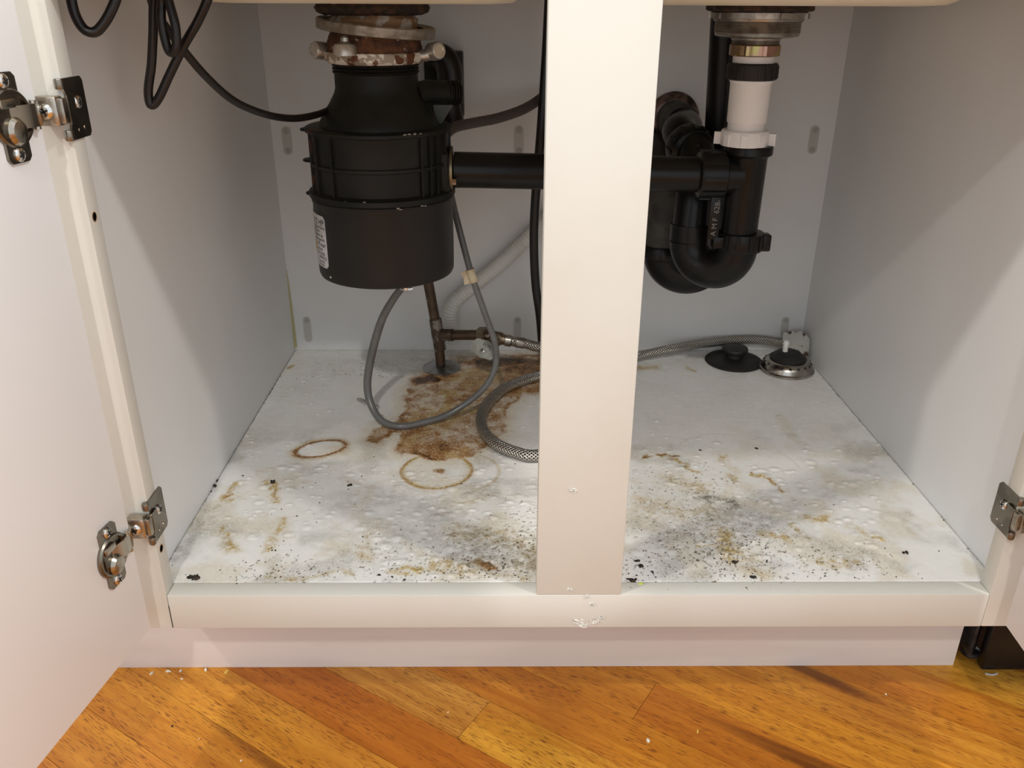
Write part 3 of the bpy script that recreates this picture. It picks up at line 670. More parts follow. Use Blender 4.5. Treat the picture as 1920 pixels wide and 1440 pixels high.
def wrap_text(txt, u, v, size, sx=1.0, r=.08105):
    vs, fs = text_mesh(txt, size); mb.add([cyl(u+x*sx, v+y, r) for x, y in vs], fs)
wrap_text('1/2 HP', -.1070, .4225, .0092, 1.1)
for i, t in enumerate(('Heavy Duty', 'Motor', 'Motor de', 'uso pesado')): wrap_text(t, -.1050, .4180-i*.0046, .0052, 1.1)
wrap_text('1-Year', -.1050, .3975, .0086, 1.15)
for i, t in enumerate(('Limited', 'Warranty')): wrap_text(t, -.1030, .3930-i*.0044, .0050, 1.1)
wrap_text('1-Año', -.1030, .3828, .0084, 1.15)
for i, t in enumerate(('Garantía', 'limitada')): wrap_text(t, -.1010, .3788-i*.0038, .0046, 1.1)
mb.build('label_print', INK, lb, smooth=False)
mb = MB(); vs = []; fs = []
for k in range(24):
    a = 2*PI*k/24; vs.append(cyl(-.1125+.0095*math.cos(a), .4035+.0155*math.sin(a), .08100))
fs = [tuple(range(24))]; mb.add(vs, fs); mb.build('label_patch', LABORG, lb, smooth=False)
# dishwasher inlet with ribbed end
p1 = at(800, 172, y=.365); p2 = at(858, 175, y=.385); dd = (p2-p1).normalized()
mb = MB(); mb.tube([(DX+.04, DY, p1.z-.002), p1, p2-dd*.012], .0128, 24, smooth=False)
for k in range(5): mb.lathe([(.0125, 0), (.0138, .0008), (.0138, .0018), (.0125, .0026)], p2-dd*(.016-k*.0034), dd, 24)
mb.build('dishwasher_inlet', DISPB, gd)
mb = MB(); a = at(812, 197, y=.36); b = at(850, 197, y=.36); c_ = at(828, 232, y=.36); d_ = at(818, 232, y=.36)
mb.add([q+Vector((0, o, 0)) for o in (0, .006) for q in (a, b, c_, d_)], [(0, 1, 2, 3), (7, 6, 5, 4), (0, 4, 5, 1), (1, 5, 6, 2), (2, 6, 7, 3), (3, 7, 4, 0)]); mb.build('inlet_gusset', RUBG, gd)
# discharge outlet: boss on the housing, clamp plate and bolt
PZ = at(1000, 320, y=.36).z
zo = at(850, 318, y=.355).z; bx = at(848, 318, y=.335).x
mb = MB(); mb.box((DX+.055, DY-.030, zo-.024), (bx-.003, DY+.026, zo+.024), .006); mb.build('discharge_boss', DISPB, gd)
mb = MB(); el = [(.028*math.cos(t)*(.85), .027*math.sin(t)) for t in [2*PI*k/36 for k in range(36)]]
mb.prism(el, (bx-.003, DY, zo), (0, 1, 0), (0, 0, 1), (1, 0, 0), 0, .0030); mb.build('clamp_plate', mat('clamp_zinc', (.16, .13, .09), (.30, .24, .13), scale=90, rough=.4, metal=.8), gd)
mb = MB()
hx = [(.0036*math.cos(PI/3*k), .0036*math.sin(PI/3*k)) for k in range(6)]; mb.prism(hx, (bx, DY-.021, zo-.009), (0, 1, 0), (0, 0, 1), (1, 0, 0), 0, .0045); mb.build('clamp_bolt', BRASS, gd)
# ground screw and cable clip under the can
p = at(762, 545, y=.285)
mb = MB(); mb.lathe([(.004, 0), (.0042, -.003), (.002, -.0045), (.0001, -.0045)], (p.x, p.y, .3560), (0, 0, 1), 16); mb.tube([(p.x-.006, p.y, .3545), (p.x, p.y-.002, .3535), (p.x+.007, p.y, .3545)], .0016, 8)
mb.build('bottom_clip', CHROME, gd)
mb = MB(); q = cyl(-.0745, .3650, .0800); mb.lathe([(.0016, 0), (.0014, .0010), (.0001, .0012)], q, (q-Vector((DX, DY, q.z))), 12); mb.build('rivet', CHROME, gd)

# ================================================================ RIGHT SINK DRAIN
TX, TY = .2035, .360
sd = thing('sink_drain', (TX, TY, .50), 'steel sink drain with white tailpiece under the right bowl', 'sink drain')
def T_(prof, m, nm, seg=56, jit=0, A=(0, 0, 1), O=None, par=sd):
    mb = MB(); mb.lathe(prof, O or (TX, TY, 0), A, seg, jit); return mb.build(nm, m, par)
T_([(.0560, .6478), (.0565, .6440), (.0545, .6422), (.046, .6418)], GASKET, 'gasket', jit=.015)
T_([(.0500, .6422), (.0510, .6410), (.0505, .6350), (.0475, .6345), (.0470, .6325), (.0455, .6320)], DRAINM, 'lock_nut')
mb = MB()
for k in range(8):
    a = 2*PI*k/8+.3; r0 = Vector((math.cos(a), math.sin(a), 0)); t0 = Vector((-r0.y, r0.x, 0)); MB().prism([(-.007, .6352), (.007, .6352), (.007, .6408), (-.007, .6408)], Vector((TX, TY, 0))+r0*.049, t0, (0, 0, 1), r0, 0, .0035).build('nut_lug', DRAINM, sd)
prof = [(.0445, .6325)]
for k in range(6): z = .6310-k*.0019; prof += [(.0458, z), (.0446, z-.00095)]
prof += [(.0448, .6190), (.0435, .6175), (.0390, .6165), (.0270, .6155), (.0262, .6140)]
for k in range(3): z = .6135-k*.0018; prof += [(.0258, z), (.0249, z-.0009)]
prof += [(.0245, .6060)]
T_(prof, DRAINM, 'strainer_body')
mb = MB(); npt = 8; hx = [(.0282*math.cos(2*PI*k/npt+.2), .0282*math.sin(2*PI*k/npt+.2)) for k in range(npt)]
mb.prism(hx, (TX, TY, 0), (1, 0, 0), (0, 1, 0), (0, 0, 1), .5985, .6082); mb.lathe([(.0262, .5975), (.0272, .5985), (.0272, .6082), (.0262, .6092)], (TX, TY, 0), (0, 0, 1), 40)
mb.build('brass_nut', BRASS, sd, 25)
T_([(.0225, .600), (.0225, .583)], WPLAST, 'upper_tailpiece')
prof = [(.0225, .5905), (.0262, .5903), (.0272, .5890)]; prof += [(.0275, .5885), (.0275, .5745), (.0268, .5735), (.0225, .5733)]
g = T_(prof, RUBBER, 'black_slip_nut')
mb = MB()
for k in range(20):
    a = 2*PI*k/20; r0 = Vector((math.cos(a), math.sin(a), 0)); t0 = Vector((-r0.y, r0.x, 0)); mb.prism([(-.0014, .5750), (.0014, .5750), (.0014, .5875), (-.0014, .5875)], Vector((TX, TY, 0))+r0*.0272, t0, (0, 0, 1), r0, 0, .0010)
mb.build('nut_grip', RUBBER, g)
T_([(.0215, .5740), (.0245, .5725), (.0228, .5700), (.0225, .5680), (.0220, .5285), (.0212, .5268), (.0205, .5262), (.0205, .5150)], WPLAST, 'tailpiece')
wn = T_([(.0215, .5195), (.0255, .5193), (.0268, .5180), (.0270, .5160), (.0270, .5035), (.0264, .5022), (.022, .5020)], WPLAST, 'white_slip_nut')
mb = MB()
for k in range(8):
    a = 2*PI*k/8+math.atan2(CC.y-TY, CC.x-TX); r0 = Vector((math.cos(a), math.sin(a), 0)); t0 = Vector((-r0.y, r0.x, 0)); big = k in (2, 6)
    mb.prism([(-.0035, .5028), (.0035, .5028), (.0035, .5160), (-.0035, .5160)], Vector((TX, TY, 0))+r0*.0262, t0, (0, 0, 1), r0, 0, .0078 if k % 4 == 2 else .0022)
mb.build('nut_wing', WPLAST, wn)

# ================================================================ BLACK DRAIN PIPES
dp = thing('drain_trap', (TX, TY, .33), 'black plastic drain pipes and front trap joining disposal to right drain', 'drain pipe')
TB = at(1388, 452, y=TY)                         # trap nut centre
zx = at(1385, 328, y=TY).z                        # height of the cross pipe at the tee
def leg(P, r, nm, m=ABS, seg=32, par=dp, **k):
    mb = MB(); mb.tube(P, r, seg, **k); return mb.build(nm, m, par)
xb = TX+.004
leg([(bx+.001, DY+.004, zo), (TX-.045, TY, zx)], .0202, 'cross_pipe', smooth=False)
mb = MB(); X0 = at(1312, 328, y=TY).x; X1 = at(1357, 328, y=TY).x
mb.lathe([(.0212, -.004), (.0262, -.002), (.0272, 0), (.0272, X1-X0-.001), (.0262, X1-X0)], (X0, TY, zx), (1, 0, 0), 36)
for k in range(10):
    a = 2*PI*k/10; r0 = Vector((0, math.cos(a), math.sin(a))); t0 = Vector((0, -math.sin(a), math.cos(a)))
    mb.prism([(0, -.002), (X1-X0-.002, -.002), (X1-X0-.002, .002), (0, .002)], Vector((X0, TY, zx))+r0*.0265, (1, 0, 0), t0, r0, 0, .0022)
mb.build('coupling_nut', ABS, dp)
mb = MB(); mb.lathe([(.0255, .5025), (.0265, .5010), (.0265, .4930), (.0225, .4900), (.0216, .4880), (.0212, TB.z-.004)], (TX+.001, TY, 0), (.012, 0, 1), 40)
mb.lathe([(.0215, 0), (.0215, TX-X1)], (X1, TY, zx), (1, 0, 0), 32)
mb.build('drain_tee', ABS, dp)
mb = MB(); mb.lathe([(.0215, .0125), (.0262, .0115), (.0272, .009), (.0275, -.006), (.0258, -.010), (.023, -.011)], (TB.x, TB.y, TB.z), (0, 0, 1), 40)
mb.box((TB.x+.020, TB.y-.012, TB.z-.010), (TB.x+.034, TB.y+.004, TB.z+.010), .002); mb.box((TB.x-.036, TB.y-.014, TB.z-.006), (TB.x-.020, TB.y-.004, TB.z+.008), .002)
for k in range(12):
    a = 2*PI*k/12+.2; r0 = Vector((math.cos(a), math.sin(a), 0)); t0 = Vector((-r0.y, r0.x, 0)); mb.prism([(-.002, -.007), (.002, -.007), (.002, .010), (-.002, .010)], Vector(TB)+r0*.0265, t0, (0, 0, 1), r0, 0, .0018)
mb.build('trap_nut', ABS, dp)
# U bend: right leg under the nut, left leg further back
A1 = Vector((TB.x-.003, TY, TB.z-.008)); LX = at(1296, 452, y=.385).x; A2 = Vector((LX, .395, A1.z))
mid = (A1+A2)/2; hv = (A1-A2)/2; P = []
for k in range(17):
    t = PI*k/16; P.append(mid+hv*math.cos(t)+Vector((0, 0, -1))*hv.length*1.02*math.sin(t)*1.0)
leg([A1+Vector((0, 0, .006))]+P, .0242, 'trap_bend', n=3)
top = at(1304, 292, y=.43)
leg([A2, A2+Vector((0, .001, .020))], .0245, 'bend_socket', smooth=False)
WP = at(1262, 222, y=YB)
leg([A2+Vector((0, .001, .015)), Vector((LX+.003, .405, zx-.030)), Vector((top.x+.002, .432, zx+.012)), Vector((top.x-.001, .455, top.z+.006)), Vector((top.x-.010, .492, top.z+.020)), (WP.x+.004, YB-.07, WP.z-.003), (WP.x, YB-.03, WP.z)], .0222, 'trap_arm', n=6)
mb = MB(); dq = Vector((-.25, 1, .30)).normalized(); O = Vector((top.x-.002, .452, top.z+.004))
mb.lathe([(.0235, -.012), (.0285, -.008), (.0295, 0), (.0295, .010), (.0275, .016), (.023, .018)], O, dq, 36)
for k in range(12):
    a = 2*PI*k/12; X_, Y_, Z_ = frame_of(dq); r0 = X_*math.cos(a)+Y_*math.sin(a); mb.prism([(-.002, -.006), (.002, -.006), (.002, .009), (-.002, .009)], O+r0*.0285, Z_.cross(r0), Z_, r0, 0, .002)
mb.build('elbow_nut', ABS, dp)
mb = MB(); mb.lathe([(.0225, 0), (.0255, .001), (.0258, .050), (.0225, .052)], (WP.x, YB, WP.z), (0, -1, 0), 36); plab(mb.build('wall_stub', ABSD, dp), 'dusty grey black pipe end at the back wall')
mb = MB(); mb.lathe([(.0262, .0), (.0345, .0005), (.0365, .002), (.0350, .0055), (.028, .010), (.0262, .0105)], (WP.x, YB, WP.z), (0, -1, 0), 40); plab(mb.build('escutcheon', mat('dirty_chrome', (.24, .17, .15), (.04, .03, .025), scale=60, rough=.4, metal=.7), dp), 'dull metal ring round the pipe at the wall')
# writing moulded on the front trap leg
mb = MB(); vs, fs = text_mesh('A M F  628-', .0088); o = at(1341, 443, y=TY-.014); u_ = Vector((.05, 0, 1)).normalized(); w_ = Vector((1, 0, -.05)).normalized()*-1
fil = at(1330, 400, y=TY-.006)
mb.box((o.x-.009, TY-.0135, o.z-.004), (o.x+.004, TY-.009, at(1340, 366, y=TY-.0135).z+.002), .001); mb.build('marking_strip', ABS, dp)
mb = MB(); mb.add([Vector((o.x, TY-.0137, o.z))+u_*x_+w_*y_ for x_, y_ in vs], fs); mb.build('pipe_marking', INKG, dp, smooth=False)

vt = thing('rear_drain_trap', (.17, .49, .28), 'second black trap with tall upright pipe behind the white tailpiece', 'drain pipe')
vtop = at(1361, 58, y=.47); vlow = at(1338, 470, y=.485); BL = at(1243, 470, y=.485)
leg([Vector((vtop.x, .47, .640)), Vector((vlow.x, .485, vlow.z))], .0200, 'upright_pipe', smooth=False, par=vt)
A1 = Vector((vlow.x, .485, vlow.z)); A2 = Vector((BL.x, .490, BL.z)); mid = (A1+A2)/2; hv = (A1-A2)/2; P = []
for k in range(17):
    t = PI*k/16; P.append(mid+hv*math.cos(t)+Vector((0, 0, -1))*hv.length*math.sin(t))
leg([A1+Vector((0, 0, .004))]+P+[A2+Vector((0, 0, .004))], .0262, 'rear_bend', n=3, par=vt)
mb = MB(); mb.lathe([(.0262, -.010), (.0292, -.008), (.0296, .004), (.0275, .008)], (A2.x, A2.y, A2.z), (0, 0, 1), 36); mb.build('bend_collar', ABS, vt)
leg([A2+Vector((0, 0, .002)), A2+Vector((.002, 0, .072)), A2+Vector((.001, .010, .090)), Vector((A2.x-.004, .545, A2.z+.112)), Vector((A2.x-.004, YB, A2.z+.115))], .0250, 'rear_leg', m=ABSD, par=vt, n=6)

# ================================================================ dishwasher drain elbow on the back wall behind the disposal
db = thing('wall_drain_box', (-.14, .58, .52), 'black box and bent hose behind the disposal on the back wall', 'drain fitting')
pa = at(866, 92, y=.56); pb = at(868, 224, y=.56); pc = at(806, 224, y=.56)
mb = MB(); mb.box((pc.x-.006, .565, pb.z), (pa.x, YB, pa.z-.004), .002); mb.build('backing_box', RUBBER, db)
mb = MB(); ctr = at(826, 138, y=.53); P = []
for k in range(15):
    t = math.radians(-60+k*14.5); P.append(Vector((ctr.x+.012*math.cos(t), .53+.003*k/15, ctr.z+.024*math.sin(t)-.004)))
mb.tube([Vector((ctr.x+.014, .53, ctr.z-.065))]+P, .0165, 24, n=3); mb.build('bent_hose', CORD, db)

# ================================================================ HOSES, TUBES, CORD
def hose(name, P, r, m, label, cat, seg=16, n=10, **k):
    mb = MB(); mb.tube(P, r, seg, n=n, **k); return tag(mb.build(name, m, ang=60), label, cat)
# power cord: one cable looped out of sight above the opening
V = lambda px, py, y: at(px, py, y=y)
cp = [V(128, -60, .045), V(133, -5, .045), V(142, 30, .045), V(158, 55, .045), V(178, 60, .046), V(196, 42, .048), V(212, 12, .050), V(228, -30, .055), V(250, -60, .07), V(292, -60, .09),
      V(303, -10, .105), V(302, 30, .105), V(308, 68, .105), V(318, 97, .104), V(330, 90, .103), V(329, 50, .103), V(316, 0, .104), V(306, -40, .105), V(293, -35, .110),
      V(288, 10, .113), V(287, 60, .114), V(284, 120, .115), V(278, 170, .115), V(283, 197, .115), V(297, 185, .116), V(318, 140, .118), V(345, 85, .12), V(372, 38, .12), V(392, -10, .12), V(396, -50, .13), V(350, -90, .14), V(290, -60, .15),
      V(283, -8, .15), V(296, 28, .155), V(335, 82, .16), V(385, 142, .18), V(440, 190, .21), V(500, 215, .24), V(550, 222, .275), V(590, 216, .305), V(618, 206, .335)]
hose('power_cord', cp, .0037, CORD, 'black power cord looping at top left and running to the disposal', 'cord', seg=14, n=7)
hose('black_hose', [V(1052, -420, .52), V(1040, -200, .52), V(1031, -20, .52), V(1024, 110, .52), V(1014, 250, .52), V(1004, 370, .52), V(1001, 450, .52), V(1004, 530, .52), V(1012, 590, .52), V(1016, 640, .535), Vector((-.012, .585, FZ+.0105)), Vector((.002, .603, FZ+.008))], .0062, CORD, 'black hose running down beside the wide center upright', 'hose')
hose('braided_hose', [V(826, 262, .40), V(850, 240, .43), V(885, 231, .46), V(935, 221, .49), V(985, 203, .52), V(1025, 176, .56), V(1062, 145, .603)], .0064, BROWNB, 'dark brown braided hose curving right from behind the disposal', 'hose')
def corr(t, l): return .0108+.0005*math.sin(l*2*PI/.0052)
mb = MB(); P = [V(852, 640, .585), V(843, 600, .58), V(850, 570, .578), V(885, 538, .578), V(935, 497, .58), V(985, 450, .585), V(1030, 405, .588), V(1060, 378, .594), V(1082, 362, .609)]
mb.tube(P, corr, 18, n=50); tag(mb.build('corrugated_hose', WHITEH, ang=80), 'white corrugated hose slanting across the back wall', 'hose')
# clear vinyl tube loop
tp = [V(838, 330, .44), V(850, 385, .41), V(865, 445, .395), V(884, 515, .385), V(908, 585, .38), V(927, 640, .375), V(929, 685, .37), V(912, 722, .365), V(880, 752, .362), V(838, 778, .352), V(795, 795, .340), V(752, 802, .3285), V(718, 790, .338), V(697, 762, .352), V(689, 728, .362), V(692, 690, .362), V(703, 640, .355), V(718, 595, .345), V(738, 560, .335), V(752, 541, .325), V(757, 528, .32)]
tp = [Vector((p.x, p.y, max(p.z, FZ+.0062))) for p in tp]
mb = MB(); mb.tube(tp, lambda t, l: .0041 if t < .62 else .0041+.0012*math.sin((t-.62)/.38*PI), 14, n=8)
tag(mb.build('vinyl_tube', VINYL, ang=60), 'clear grey vinyl tube looping from disposal down to the cabinet floor', 'tube')
d_ = (V(893, 540, .384)-V(878, 496, .387)).normalized(); mb = MB(); c_ = V(885, 517, .385); mb.lathe([(.0049, -.0085), (.0056, -.0085), (.0056, .0085), (.0049, .0085)], c_, d_, 20)
X_ = Vector((-1, -.2, 0)); X_ = (X_-d_*X_.dot(d_)).normalized(); Y_ = d_.cross(X_); mb.prism([(.003, -.0085), (.0125, -.0080), (.0110, 0), (.0130, .0075), (.003, .0085)], c_, X_, d_, Y_, -.0004, .0004)
tag(mb.build('sticker_tag', TAG), 'tan paper sticker wrapped round the clear vinyl tube', 'sticker')
# braided steel supply hose: from the valve, down behind the upright, looped on the floor, then along the back to the right
hz = FZ+.0082
def F2(px, py, z=hz): return at(px, py, z=z)
VO = V(962, 640, .500)
sp = [VO, V(985, 644, .498), V(1012, 650, .494), Vector((.012, .486, .212)), Vector((.052, .455, .182)), Vector((.068, .400, .163)), Vector((.060, .335, hz)), Vector((.028, .270, hz)), F2(1006, 854), F2(968, 848), F2(930, 832), F2(907, 808), F2(902, 782), F2(915, 755), F2(945, 729), F2(985, 712), F2(1015, 704), Vector((.035, .515, hz)), Vector((.085, .534, hz)), F2(1195, 668), V(1250, 656, .568), V(1310, 645, .588), V(1370, 638, .5962), V(1420, 637, .5962), V(1465, 643, .595), V(1495, 648, .590)]
sp = [Vector((p.x, p.y, max(p.z, hz))) for p in sp]
ss = thing('steel_supply_hose', VO, 'braided steel hose from valve looping on the cabinet floor', 'hose')
mb = MB(); mb.tube(sp, .0072, 20, n=14); mb.build('braid', STEELB, ss, ang=60)
mb = MB(); dd = (sp[1]-sp[0]).normalized(); mb.lathe([(.0062, -.012), (.0086, -.011), (.0086, -.003), (.0066, -.001), (.0066, .004), (.0082, .005), (.0082, .016), (.0075, .017)], sp[0], dd, 24); mb.build('crimp_sleeve', DRAINM, ss)

# ================================================================ COPPER PIPE + VALVE
CY = .530
cb = at(828, 690, z=FZ); CY = cb.y
cpz = thing('copper_pipe', (cb.x, cb.y, FZ), 'old copper water pipe rising from the cabinet floor behind the disposal', 'pipe')
p0 = Vector((cb.x, CY, FZ-.01)); pt = at(821, 628, y=CY); pu_ = at(803, 530, y=CY); ptop = pt+(pu_-pt)*3.0
mb = MB(); mb.tube([p0, pt, ptop], .0074, 20, smooth=False); mb.build('riser', COPPER, cpz)
mb = MB(); ax = (ptop-p0).normalized(); mb.lathe([(.0074, -.024), (.0089, -.023), (.0092, -.010), (.0095, 0), (.0092, .012), (.0089, .025), (.0074, .026)], pt, ax, 24)
vb = at(905, 628, y=.508); bd = (vb-pt).normalized(); mb.tube([pt, pt+bd*.024], .0090, 20, smooth=False); mb.build('tee', SOLDER, cpz)
mb = MB(); mb.tube([pt+bd*.008, vb], .0074, 20, smooth=False); mb.build('branch_pipe', COPPER, cpz)
mb = MB(); mb.lathe([(.0285, 0), (.0288, .0012), (.026, .0028), (.018, .0052), (.011, .0064), (.0078, .0066)], (cb.x, CY, FZ), (0, 0, 1), 44); plab(mb.build('floor_flange', mat('worn_chrome', (.42, .42, .42), (.22, .21, .20), scale=40, rough=.25, metal=.9), cpz), 'chrome flange ring on the cabinet floor')
va = thing('shutoff_valve', vb, 'brass shutoff valve with grey oval handle on the copper branch', 'valve')
hx = [(.0118*math.cos(PI/3*k), .0118*math.sin(PI/3*k)) for k in range(6)]; X_, Y_, Z_ = frame_of(bd)
mb = MB(); mb.prism(hx, vb-bd*.006, X_, Y_, bd, 0, .013); mb.build('coupling_nut', BRASSD, va, 25)
ve = VO; mb = MB(); mb.tube([vb, vb+(ve-vb)*.55, ve-dd*.008], lambda t, l: .0095 if t < .75 else .0078, 20, n=6); q = vb+(ve-vb)*.48
hd = at(908, 655, y=.480); sd_ = (hd-q).normalized(); mb.lathe([(.0095, 0), (.0098, .010), (.0075, .013), (.0040, .014), (.0040, (hd-q).length)], q, sd_, 20)
for k in range(4): mb.lathe([(.0096, .0012+k*.0026), (.0106, .002+k*.0026), (.0096, .0028+k*.0026)], q, sd_, 20)
mb.build('valve_body', BRASSD, va)
nrm = (CC-hd).normalized(); nrm = (nrm+Vector((-.25, 0, .35))).normalized(); hxx = Vector((1, 0, 0)); hxx = (hxx-nrm*hxx.dot(nrm)).normalized(); hyy = nrm.cross(hxx)
rot = -.55; hx2 = hxx*math.cos(rot)+hyy*math.sin(rot); hy2 = nrm.cross(hx2)
ov = [(.0215*math.cos(t)*(1+.05*math.cos(8*t)), .0128*math.sin(t)*(1+.05*math.cos(8*t))) for t in [2*PI*k/48 for k in range(48)]]
mb = MB(); mb.prism(ov, hd, hx2, hy2, nrm, -.003, .0022); mb.prism([(x_*.86, y_*.86) for x_, y_ in ov], hd, hx2, hy2, nrm, .0022, .0030); ho = mb.build('handle', HANDLE, va)
mb = MB(); vs, fs = text_mesh('BOR', .0062); mb.add([hd+hx2*(x_-.0045)+hy2*(y_+.0040)+nrm*.00315 for x_, y_ in vs], fs); mb.build('handle_print', INK, ho, smooth=False)
mb = MB(); phillips(mb, hd+nrm*.0030-hy2*.0035, nrm, .0042); mb.build('handle_screw', [NICKEL, HANDLE, DARK], ho)

# ================================================================ small things on the cabinet floor
c1 = F2(675, 749, FZ+.0035); c2 = F2(704, 761, FZ+.0035); mb = MB()
ax = (c2-c1).normalized(); pr = Vector((-ax.y, ax.x, 0)); loop = [c1+pr*.0022, c1+ax*.006+pr*.0026, c2+pr*.0026, c2+ax*.003, c2-pr*.0026, c1-pr*.0026, c1-ax*.0028, c1+pr*.0022]
mb.tube(loop, .0013, 10, n=6); tag(mb.build('wire_clip', CHROME), 'small bent steel clip on the cabinet floor left of the rust stain', 'clip')
pc = FL(1372, 672); sp_t = thing('sink_stopper', (pc[0], pc[1], FZ), 'flat black rubber sink stopper lying by the back wall', 'sink stopper')
O = (pc[0], pc[1]-.012, FZ)
mb = MB(); mb.lathe([(.0425, 0), (.0435, .0016), (.0420, .0032), (.030, .0062), (.018, .0085), (.0001, .0088)], O, (0, 0, 1), 48); mb.build('disc', RUBBER, sp_t)
mb = MB(); mb.lathe([(.0130, .006), (.0125, .014), (.0185, .0170), (.0195, .0200), (.0185, .0230), (.010, .0245), (.0001, .0245)], O, (0, 0, 1), 36); mb.build('knob', RUBBER, sp_t)
sc = at(1475, 688, z=FZ+.004); O = (sc.x, sc.y, FZ)
st_ = thing('sink_strainer', O, 'round steel sink strainer with black rubber top in the right back corner', 'sink strainer')
mb = MB(); mb.lathe([(.0385, 0), (.0400, .0010), (.0402, .0030), (.0390, .0042), (.0378, .0048), (.0372, .0080), (.0350, .0125), (.0315, .0160), (.0265, .0180), (.0001, .0185)], O, (0, 0, 1), 56); mb.build('rim', STRAIN, st_)
mb = MB()
for k in range(18):
    a = 2*PI*k/18; r0 = Vector((math.cos(a), math.sin(a), 0)); mb.lathe([(.0019, -.0005), (.0018, .0003), (.0001, .0003)], Vector(O)+r0*.0338+Vector((0, 0, .0140)), (r0*.7+Vector((0, 0, 1))), 12)
mb.build('drain_hole', DARK, st_)
mb = MB(); mb.lathe([(.0262, .0178), (.0270, .0195), (.0250, .0215), (.0200, .0250), (.0170, .0280), (.012, .0295), (.0001, .0295)], O, (0, 0, 1), 40, jit=.015); mb.build('rubber_seal', RUBBER, st_)
mb = MB(); mb.lathe([(.0040, .029), (.0036, .036), (.0046, .042), (.0038, .046), (.0001, .047)], (O[0]-.006, O[1], O[2]), (0, 0, 1), 16); mb.build('post', WHITEH, st_)
# torn scrap standing in the corner
mb = MB(); vs = []; fs = []; rr = random.Random(9); nU, nV = 10, 7
for th in (0, .0009):
    for j in range(nV+1):
        for i in range(nU+1):
            u = i/nU; v = j/nV; hgt = .040*(1-.35*abs(u-.55))+(rr.uniform(-.003, .003) if j == nV else 0)
            a = -.5+2.0*u; x_ = .372+.018*math.sin(a)+.004*u; y_ = .590-.024*u+.010*math.cos(a)-.012+th+.006*v
            vs.append((min(x_, XR-.002), y_, FZ+.001+hgt*v))
n0 = (nU+1)*(nV+1)
for j in range(nV):
    for i in range(nU):
        a = j*(nU+1)+i; fs.append((a, a+1, a+nU+2, a+nU+1)); fs.append((n0+a, n0+a+nU+1, n0+a+nU+2, n0+a+1))
bd_ = [i for i in range(nU+1)]+[j*(nU+1)+nU for j in range(1, nV+1)]+[nV*(nU+1)+i for i in range(nU-1, -1, -1)]+[j*(nU+1) for j in range(nV-1, 0, -1)]
for i in range(len(bd_)): a = bd_[i]; b = bd_[(i+1) % len(bd_)]; fs.append((a, b, n0+b, n0+a))
mb.add(vs, fs); tag(mb.build('torn_scrap', PAPER), 'torn stained paper scrap standing in the right back corner', 'paper scrap')

# debris
def chip(mb, c, r, h, rr, flat=.55):
    n = 7; ph = rr.uniform(0, 6); vs = []; el = rr.uniform(.35, .9)
    ca, sa = math.cos(ph), math.sin(ph)
    for lay, s_ in ((0, 1), (h*.55, .85), (h, .35)):
        for k in range(n):
            a = 2*PI*k/n; q = r*s_*rr.uniform(.6, 1.15); x_, y_ = q*math.cos(a), q*el*math.sin(a); vs.append((c[0]+x_*ca-y_*sa, c[1]+x_*sa+y_*ca, c[2]+lay*rr.uniform(.7, 1.2)))
    fs = [tuple(range(n))[::-1], tuple(range(2*n, 3*n))]
    for l in range(2):
        for k in range(n): k2 = (k+1) % n; fs.append((l*n+k, l*n+k2, (l+1)*n+k2, (l+1)*n+k))
    mb.add(vs, fs)
ZF = FZ-.0001
rr = random.Random(77)
big = [((365, 1084), .0060, .0035, 'largest black crumb, near the front left corner of the cabinet floor', 3),
       ((404, 912), .0042, .0030, 'black crumb against the left side wall', 1), ((408, 902), .0022, .002, 'small dark crumb beside the wall crumb, further back', 1),
       ((511, 905), .0045, .0030, 'black crumb on the curved yellow mark at left', 2), ((657, 910), .0040, .0016, 'flaky grey black crumb between the two rust rings and the front', 3),
       ((455, 892), .0020, .0010, 'tiny black flake behind the left yellow mark', 1), ((711, 1078), .0024, .0015, 'left one of three black crumbs by the front rail', 1),
       ((736, 1082), .0022, .0013, 'middle one of three black crumbs by the front rail', 1), ((759, 1087), .0020, .0016, 'right one of three black crumbs by the front rail', 1),
       ((1700, 1036), .0045, .0015, 'long black sliver alone at the right of the cabinet floor', 1), ((1419, 841), .0034, .0014, 'curved black sliver at the middle of the right compartment', 1),
       ((1312, 844), .0026, .0010, 'pair of black flecks left of the curved sliver', 2), ((1378, 1055), .0042, .0020, 'black crumb at the center of the right dirt patch', 2),
       ((1224, 1073), .0024, .0020, 'round black crumb at lower left of right compartment', 1), ((1195, 1052), .0030, .0018, 'black crumb just right of the wide upright', 2),
       ((1203, 1062), .0042, .0020, 'spread of black crumbs in front of the crumb by the upright', 2), ((1186, 1088), .0052, .0012, 'black strip of dirt at the rail right of the upright', 2),
       ((1411, 1083), .0036, .0020, 'black crumb near the rail in front of the right dirt patch', 2), ((865, 907), .0018, .001, 'black fleck on the rim of the round rust ring', 1), ((918, 1058), .0030, .0014, 'dark brown crumb in the left dirt patch', 2)]
for (px, py), r, h, lab, k in big:
    c = at(px, py, z=ZF); mb = MB()
    for q in range(k*2):
        a = rr.uniform(0, 6.28); d_ = 0 if q == 0 else r*rr.uniform(.4, .9); chip(mb, (c.x+d_*math.cos(a), c.y+d_*.6*math.sin(a), ZF), r*(.8 if q == 0 else rr.uniform(.35, .6)), h*rr.uniform(.6, 1), rr)
    tag(mb.build('crumb', GRIT), lab, 'crumb', 'larger crumbs on the cabinet floor')
c = at(1202, 1094, z=FZ); mb = MB(); chip(mb, (c.x, c.y, FZ), .0035, .0006, rr); tag(mb.build('lime_fleck', LIME), 'lime yellow fleck on the rail beside the wide upright', 'fleck')
mb = MB(); mt = MB()
